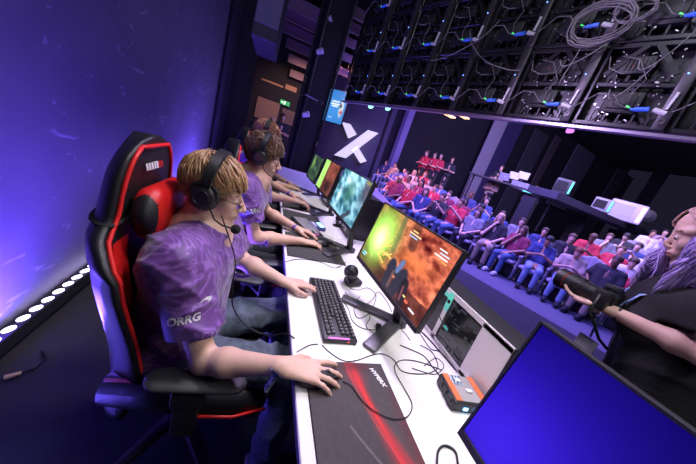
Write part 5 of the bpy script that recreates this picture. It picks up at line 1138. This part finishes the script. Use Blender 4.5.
for row in range(8):
    n = R0+.45+row*.93; fz = FZ+max(0, row-.4)*.17; cnt = 0
    for k in range(-6, 25):
        u = k*.555+(.28 if row % 2 else 0)+.35; pos = en*n+ed*u; pos[2] = fz
        if (pos-LQ)@N_ > -.9 and (pos-LQ)@D_ > -.6: continue
        if (pos-B_)@N_ > -1: continue
        if np.hypot(*(pos-sd)[:2]) < 1.5: continue
        if inpoly(pos[0], pos[1], PPOLY) or inpoly(pos[0]-.5, pos[1]-.2, PPOLY): continue
        hd_ = px(pos+V(0, 0, 1.15))
        if hd_ is None or not (352+2*row < hd_[0] < 705) or hd_[1] > 470: continue
        if any(inpoly(hd_[0], hd_[1]-4, P) and inpoly(hd_[0], hd_[1]+14, P) for P in screenq): continue
        if hd_[0] > 668: continue
        cnt += 1
        where = f'{ordw[row]} row, {npw[cnt-1]} from the photographer end'
        if hd_[0] > 430 and row < 6:
            t = SEAT0 if not seat_used else copy_tree(SEAT0); seat_used = True; t.location = (pos-en*.0).tolist(); t.rotation_euler.z = face+rg.uniform(-.05, .05); tag(t, f'lilac-grey tub seat in the {where}', 'seat', 'tub seats of the audience')
        if row > 0 and rg.random() < (.04 if hd_[0] < 560 else .18): continue
        if hd_[0] > 625 and rg.random() < .35: continue
        key = rg.choice(list(ARCH)); warm = hd_[0] < 430
        shirt = rg.choices(['black', 'navy', 'red', 'grey', 'white', 'blue', 'maroon', 'lilac', 'beige'], [5, 4, 3.2, 2, 2.2, 2, 2, 2, 1] if not warm else [3, 1, 3, 2, 4, 1, 3, 1, 3])[0]
        legs = rg.choices(['denim', 'black', 'pale_denim', 'navy', 'khaki'], [5, 3, 3, 2, 1])[0]; hr = rg.choices(['black', 'brown', 'dark_brown', 'auburn', 'blond'], [3, 4, 4, 1.2, 1.5])[0]
        extra = {'lap': 'hands in lap', 'chin': 'hand at chin', 'cross': 'legs crossed', 'phone': 'head down over hands', 'clap': 'hands raised', 'slouch': 'legs stretched out'}
        if row == 0 and abs(hd_[0]-520) < 14: key = ('chin', 'long'); shirt, legs, hr = 'maroon', 'denim', 'brown'
        if row == 0 and 535 < hd_[0] < 560: key = ('phone', 'short'); shirt, legs, hr = 'navy', 'pale_denim', 'black'
        if row == 1 and 575 < hd_[0] < 612: key = ('lap', 'short'); shirt, legs, hr = 'orange', 'black', 'dark_brown'
        if row == 0 and 580 < hd_[0] < 605: key = ('lap', 'long'); shirt, hr = 'blue', 'blond'
        put_person(key, pos+V(0, 0, .0)-en*.02, face+rg.uniform(-.35, .35), shirt, legs, hr, f'person in a {shirt} top, {extra[key[0]]}, {where}', 'seated audience', rg.uniform(.95, 1.05), rg.choices(SKA, [4, 5, 2, 1])[0]); nper += 1
print('AUDIENCE', nper)
for k_, a in ARCH.items():
    if k_ not in usedA:
        for c in list(a.children)+[a]: bpy.data.objects.remove(c)
# people standing at the back in red shirts, sound crew
for i, (x, y, sh, hr, lb) in enumerate([(426, 157, 'red', 'brown', 'leftmost of three standing people in red shirts at the back of the hall'), (434, 159, 'red', 'dark_brown', 'middle one of three standing people in red shirts at the back of the hall'), (440, 160, 'red', 'black', 'rightmost of three standing people in red shirts at the back of the hall'), (451, 164, 'black', 'brown', 'standing person in black right of the three people in red shirts')]):
    d = 12.0; p = atd(x, y, d); hz_ = p[2]; p[2] = hz_-1.45; put_person('stand', p, face+.2*i-.3, sh, 'black', hr, lb); 
    st = empty('riser', (p[0], p[1], FZ)); tag(st, ['low black riser under the leftmost red-shirted person', 'low black riser under the middle red-shirted person', 'low black riser under the rightmost red-shirted person', 'low black riser under the standing person in black'][i], 'riser'); MB().box((0, 0, (p[2]-FZ)/2), (.6, .6, p[2]-FZ-.01), b=.02).build('box', MATTE, st)
for (x, y, d, sh, hr, lb) in [(501, 170, 12.9, 'black', 'brown', 'sound technician with reddish hair standing at the left end of the sound desk'), (535, 191, 12.6, 'lilac', 'brown', 'sound technician with short hair behind the cyan-lit mixing console'), (495, 180, 12.4, 'beige', 'brown', 'person in a beige top at the left side of the sound desk')]:
    p = onp(x, y, en*d, en); p[2] = p[2]-1.55; put_person('stand', p, face, sh, 'black', hr, lb)
    st = empty('riser', (p[0], p[1], FZ)); tag(st, 'black riser under the '+lb.split(' standing')[0].split(' behind')[0].split(' at the')[0], 'riser'); MB().box((0, 0, (p[2]-FZ)/2), (.6, .6, p[2]-FZ-.01), b=.02).build('box', MATTE, st)
for i, (x, y, d, lb) in enumerate([(362, 158, 12.8, 'left of two dim figures standing beside the platform near the big X'), (367, 162, 12.6, 'right of two dim figures standing beside the platform near the big X')]): pass
# ---------------------------------------------------------------- people beyond the far end of the desks
for (x, y, d, sh, hr, lb) in [(232, 112, 9.6, 'navy', 'black', 'dark figure standing by the curtain beyond the furthest chair'), (272, 122, 7.6, 'beige', 'blond', 'person with sandy hair standing beyond the players near the doorway'), (283, 117, 9.5, 'black', 'brown', 'person in black standing under the exit sign'), (312, 122, 8.5, 'beige', 'blond', 'fair-haired person standing right behind the truss tower')]:
    p = atd(x, y, d); s_ = max(.8, min(1.1, p[2]/1.62)); p[2] = 0; put_person('stand', p, -PI/2+.3, sh, 'black', hr, lb, sc=s_)
# ---------------------------------------------------------------- hall lights
area('hall_blue', en*8+ed*2+V(-2, 0, 5.5), en*9+ed*2+V(0, 0, .5), 3, 900, (.28, .20, 1), 3)
area('hall_violet', en*5.2+ed*4+V(0, 0, 4.2), en*9+ed*4+V(0, 0, .8), 1.5, 300, (.42, .25, 1))
spot('front_blue', en*4.5+ed*1+V(0, 0, 4.4), en*7.5+ed*.8+V(0, 0, 0), 380, (.12, .12, 1), 75, .7, .3)
spot('pink_wash', V(1.4, 10.8, 4.6), V(5.0, 9.8, .8), 2400, (1, .34, .28), 55, .7, .3)
area('hall_back_fill', en*10+ed*1+V(0, 0, 6.3), en*15+ed*0+V(0, 0, 3), 3, 900, (.6, .5, .9), 6)  # unseen light put in to lift the back wall panels
area('hall_right', V(10, 3.5, 5.0), V(9.5, 6.5, 1.2), 2, 210, (.50, .38, 1))
spot('warm_far_fill', V(.6, 10.5, 3.6), V(.4, 13, 2.2), 160, (1, .55, .25), 90, .8, .3)  # unseen warm spot added to brighten the far panels
# ---------------------------------------------------------------- photographer
HP = atd(709, 240, .94); FP = nrm(V(-.60, .80, 0)); LP_ = V(-FP[1], FP[0], 0); RP = Rypr(math.degrees(math.atan2(.86, -.56)), 20, 4)
Wk = atd(615, 309, 1.02); Cm = atd(607, 300, 1.06); Lf = atd(560, 277, 1.22)
ax_ = nrm(Lf-Cm)
opx = V(1.45, .36, 0)
neck = HP-FP*.055+V(0, 0, -.15); 
JP = dict(pelvis=neck*V(1, 1, 0)-FP*.06+V(0, 0, .86), belly=neck*V(1, 1, 0)-FP*.02+V(0, 0, 1.03), neck=neck)
S = SDF(); head_sdf(S, HP, RP, .98, fem=1)
S.cone(neck, HP+RP@V(-.02, 0, -.05), .047, .043, .025); S.cone(neck-V(0, 0, .05), neck, .06, .05, .03)
rsP = neck-LP_*.16+V(0, 0, -.065); lsP = neck+LP_*.155-FP*.02+V(0, 0, -.065)
relP = atd(676, 322, 1.16); lelP = atd(708, 358, .84)
lwP = Wk+V(0, 0, -.012); rwP = Cm-FP*.075-LP_*.06+V(0, 0, -.03)
S.cone(neck-V(0, 0, .05), rsP, .05, .045, .04); S.cone(neck-V(0, 0, .05), lsP, .05, .045, .04); S.cone(neck-V(0, 0, .06), JP['pelvis'], .09, .1, .05)
arm_sdf(S, lsP, lelP, lwP, None, .92); arm_sdf(S, rsP, relP, rwP, None, .9)
hf = nrm((Lf+V(0, 0, -.05))-lwP+V(0, 0, .0)); hand_sdf(S, lwP+hf*.01, hf, V(.15, -.25, -1), False, each=[(10, 25, 20), (8, 25, 20), (6, 22, 18), (4, 18, 15)], spread=7, sc=.95, thumb=-.012)
hf2 = nrm(FP+LP_*.25+V(0, 0, .1)); hand_sdf(S, rwP, hf2, -LP_+V(0, 0, .3), True, each=[(30, 45, 30), (40, 50, 35), (45, 50, 35), (48, 50, 35)], spread=3, sc=.92, thumb=.01)
PH = sdf_obj('person', S, .0042, [SKINL, LIP, BROW], None, opx, face_mat(HP, RP, .98)); PH.location = opx.tolist(); tag(PH, 'photographer with long violet wavy hair and a black shirt, holding a camera', 'person')
eyes('eye', HP, RP, PH, opx, .98, down=.002)
S = SDF(); b, pv = JP['belly'], JP['pelvis']
for y in (-.08, .08): S.cone(neck-FP*.01+LP_*y+V(0, 0, -.16), b+LP_*y*.8, .10, .095, .05); S.cone(b+LP_*y*.8, pv+LP_*y, .095, .12, .05)
for y in (-.07, .07): S.ell(neck+FP*.08+LP_*y+V(0, 0, -.21), (.07, .075, .07), None, .04)
S.cone(rsP, lsP, .072, .072, .05); S.cone(neck-V(0, 0, .055), neck-V(0, 0, .045), .078, .076, .04); S.cone(neck+FP*.045+LP_*.04+V(0, 0, -.11), neck+FP*.045-LP_*.04+V(0, 0, -.11), .085, .085, .05)
for sh, el in ((rsP, relP), (lsP, lelP)):
    m = sh+(el-sh)*.5; S.cone(sh, m, .066, .072, .03); S.plane(m, el-sh, .004, .12)
S.ell(neck+FP*.02+V(0, 0, .025), (.066, .064, .05), None, .01, '-')
sdf_obj('black_shirt', S, .007, mat('black cotton', (.010, .010, .012), .85, bump=.2), PH, opx, wob=folds(-.008, [((.3, .5, .8), 60, 0), ((.8, -.2, -.5), 45, 2)]))
S = SDF()
fz_ = pv*V(1, 1, 0)
for y in (-.1, .1): S.cone(pv+LP_*y+V(0, 0, -.03), fz_+FP*.02+LP_*y+V(0, 0, .46), .115, .075, .04); S.cone(fz_+FP*.02+LP_*y+V(0, 0, .46), fz_+LP_*y+V(0, 0, .1), .072, .05, .03)
S.cone(pv-LP_*.07, pv+LP_*.07, .13, .13, .04); S.plane(pv+V(0, 0, .06), V(0, 0, 1), .005)
sdf_obj('dark_jeans', S, .012, mat('dark blue denim', (.02, .035, .09), .8, col2=(.03, .06, .13), nscale=30), PH, opx, wob=folds(-.01, [((.8, .2, .5), 60, 1)]))
M = MB()
RF = np.stack([FP, LP_, V(0, 0, 1)], 1)
for y in (-.1, .1): M.sphere(fz_+FP*.05+LP_*y+V(0, 0, .05)-opx, (.14, .05, .055), 12, R=RF); M.box(fz_+FP*.05+LP_*y+V(0, 0, .015)-opx, (.26, .09, .03), RF, .01)
M.build('shoe', MATS['dark shoe'], PH, smooth='all')
# long wavy hair
HV = mat('violet dyed hair', (.30, .20, .52), .4, col2=(.45, .32, .68), nscale=60, sheen=.3); HB = mat('blond pink root hair', (.50, .30, .24), .4, col2=(.62, .42, .36), nscale=60)
rgh = random.Random(31); M = MB()
for k in range(1150):
    side = rgh.choice((-1, 1)); th = rgh.uniform(-.2, 2.7); part = V(.02-.07*th*.4, .0, .118)
    a = rgh.uniform(-.95, .72) if side > 0 else rgh.uniform(-.3, 1.25)
    st = V(-.012+.10*math.sin(a)*.9*.9, side*.004, .035+.086*math.cos(a)*.98); tip = V(-.012+.105*math.sin(a)*.85-.02, side*(.088+.012*rgh.random()), -.0+.02*rgh.random())
    L = rgh.uniform(.13, .27); pts = []; wv = rgh.uniform(-.15, .15)+math.floor(a*6)*1.1+(2 if side > 0 else 0); amp = .013+.004*rgh.random(); off = rgh.uniform(-.012, .006)
    A_ = V(.105, .088, .096)
    for s_ in range(7):
        t_ = s_/6; ph = t_*PI/2; q = V(-.012, 0, .035)+V((st[0]+.012)*math.cos(ph)+(tip[0]+.012)*math.sin(ph), side*.09*math.sin(ph), (st[2]-.035)*math.cos(ph)+(tip[2]-.035)*math.sin(ph)*.6)
        e_ = np.linalg.norm((q-V(-.012, 0, .035))/A_); q = V(-.012, 0, .035)+(q-V(-.012, 0, .035))/e_*(.955+off*2); pts.append(HP+RP@(q))
    base = pts[-1]; fwd = RP@V(1, 0, 0); sd_ = RP@V(0, side, 0); fr_ = max(0, a)
    for s_ in range(1, 11):
        t_ = s_/10; pts.append(base+V(0, 0, -L*t_)+fwd*((.030 if side > 0 else .034)*fr_*math.sin(t_*2.4)+amp*math.sin(t_*8+wv))+sd_*((.018 if side > 0 else -.02)*math.sin(t_*3.1)+amp*math.cos(t_*8+wv)+off))
    rad = [.0034]*len(pts); rad[-1] = .0008; rad[-2] = .002; rad[0] = .0015
    M.tube([p-opx for p in pts[:5]], rad[:5], 4, flat=.6, mi=1); M.tube([p-opx for p in pts[4:]], rad[4:], 4, flat=.6, mi=0)
M.build('hair', [HV, HB], PH, smooth='all')
# lanyard
LAN = mat('blue patterned lanyard', (.02, .10, .42), .5, col2=(.5, .6, .8), nscale=70)
cb = V(.0, 0, 0)
lp_ = lambda f, y, z: neck+FP*f+LP_*y+V(0, 0, z)
pts, pts2 = [[lp_(-.05, .06*g, .02), lp_(.05, .075*g, -.03), lp_(.135, .068*g, -.11), lp_(.175, .045*g, -.22), lp_(.165, .0, -.36)] for g in (1, -1)]
t = empty('lanyard', pts[-1]); tag(t, 'blue patterned lanyard hanging over the black shirt of the photographer', 'lanyard')
for P_ in (pts, pts2): MB().tube([q-pts[-1] for q in P_], .011, 6, flat=.15).build('strap', LAN, t, smooth='all')
MB().box((-.0, 0, -.06), (.004, .075, .11), b=.002).build('badge', mat('pale badge', (.5, .5, .55), .5), t)
# camera with long lens
t = empty('camera', Cm); tag(t, 'black camera with a long zoom lens held by the photographer', 'camera'); f_, s_, u_ = frame(ax_); Rc = np.stack([f_, s_, u_], 1)
M = MB(); M.box((0, 0, 0), (.055, .135, .085), Rc, .014); M.box(f_*-.0+u_*.05, (.05, .055, .03), Rc, .01); M.box(f_*.012-s_*.055, (.06, .035, .095), Rc, .014); M.build('camera_body', BLACKP, t, smooth=True)
LL = np.linalg.norm(Lf-Cm); M = MB(); M.lathe([(.030, .02), (.036, .03), (.036, LL*.40), (.039, LL*.42), (.039, LL*.60), (.041, LL*.62), (.041, LL*.80), (.044, LL*.82), (.044, LL), (.040, LL), (.037, LL*.97)], (0, 0, 0), f_, 32); ln_ = M.build('lens', BLACKP, t, smooth=True)
for a, b2 in ((.45, .57), (.65, .78)):
    M = MB()
    for k in range(36):
        an = 2*PI*k/36; d = s_*math.cos(an)+u_*math.sin(an); M.box(f_*LL*(a+b2)/2+d*.041, (LL*(b2-a), .003, .003), np.stack([f_, np.cross(d, f_), d], 1))
    M.build('grip_ring', DARKP, ln_)
MB().lathe([(.0375, LL*.93), (.0, LL*.935)], (0, 0, 0), f_, 28).build('front_glass', mat('coated glass', (.02, .03, .05), .05, coat=1), ln_, smooth=True)
MB().tube([f_*LL*.81+(s_*math.cos(a)+u_*math.sin(a))*.0422 for a in np.linspace(0, 2*PI, 32, endpoint=False)], .0012, 5, closed=True).build('red_ring', REDP, ln_)
M = MB(); M.cyl(u_*.045-s_*.05, u_*.062-s_*.05, .012); M.build('dial', GUN, t, smooth=True); MB().cyl(u_*.045+s_*.05, u_*.056+s_*.05, .01).build('shutter_button', GUN, t, smooth=True)
MB().box(f_*-.03, (.006, .08, .055), Rc, .002).build('rear_screen', MATTE, t)
MB().tube([s_*-.07+u_*.02, s_*-.10-u_*.03, s_*-.10-u_*.12-f_*.05, -u_*.17-f_*.08, s_*.05-u_*.14-f_*.06, s_*.08-u_*.05, s_*.07+u_*.02], .006, 6, flat=.3).build('strap', BLACKP, t, smooth='all')
# wristlet
d = nrm(lwP-lelP); c = lwP-d*.015; MB().tube([c-d*.004-opx, c+d*.004-opx], .0265, 18).build('bracelet', mat('dark bracelet', (.02, .02, .03), .5), PH, smooth=True)
spot('stage_and_fill_spot', (.9, .9, 3.6), (.25, .95, .8), 215, (1, .96, .97), 46, .6, .25)
spot('stage_and_fill_spot', (.9, 2.7, 3.6), (.3, 2.6, .8), 230, (1, .93, .97), 50, .6, .25)
spot('stage_and_fill_spot', (1.6, -.4, 2.6), (.6, .5, .8), 80, (1, .96, .97), 60, .8, .3)
area('ledwall_fill', (.1, .6, 4.2), LN*LD+LU*1.2+V(0, 0, 3.2), .8, 30, (.85, .85, 1))  # unseen fill added to bring out the back of the LED wall
area('ledwall_under_fill', LN*2.0+LU*1.5+V(0, 0, 1.0), LN*LD+LU*1.5+V(0, 0, 2.6), .6, 10, (.6, .4, 1))  # violet fill added from below for the same cabinets, no lamp stands there
area('photographer_fill', (.6, 1.6, 2.6), (1.35, .5, 1.3), .4, 42, (.70, .52, 1))  # unseen violet fill added to lighten the photographer's arms and face
spot('stage_and_fill_spot', (-.5, .7, 3.3), (.85, .85, .85), 70, (1, .93, .95), 40, .7, .2)  # unseen fill from the wall side, added to brighten the white computer panel
spot('floor_blue', (3.6, 2.4, 4.6), (4.2, 3.0, 0), 420, (.10, .12, 1), 80, .8, .3)
area('bar_spill', (-.92, .75, .16), (-.1, .8, .85), .08, 9, (.12, .08, 1), .9)
cam = bpy.data.cameras.new('camera'); co = bpy.data.objects.new('camera', cam); COL.objects.link(co); SC.camera = co
cam.sensor_width = 36; cam.lens = FPX/696*36; cam.clip_start = .02; cam.clip_end = 200
Mx = Matrix(((cr[0], cu[0], -cw[0], CAM[0]), (cr[1], cu[1], -cw[1], CAM[1]), (cr[2], cu[2], -cw[2], CAM[2]), (0, 0, 0, 1))); co.matrix_world = Mx
SC.view_settings.view_transform = 'Standard'; SC.view_settings.look = 'None'; SC.view_settings.gamma = 1; SC.view_settings.exposure = 0
w_ = bpy.data.worlds.new('world'); SC.world = w_; w_.use_nodes = True; w_.node_tree.nodes['Background'].inputs[0].default_value = (.03, .025, .06, 1); w_.node_tree.nodes['Background'].inputs[1].default_value = .35
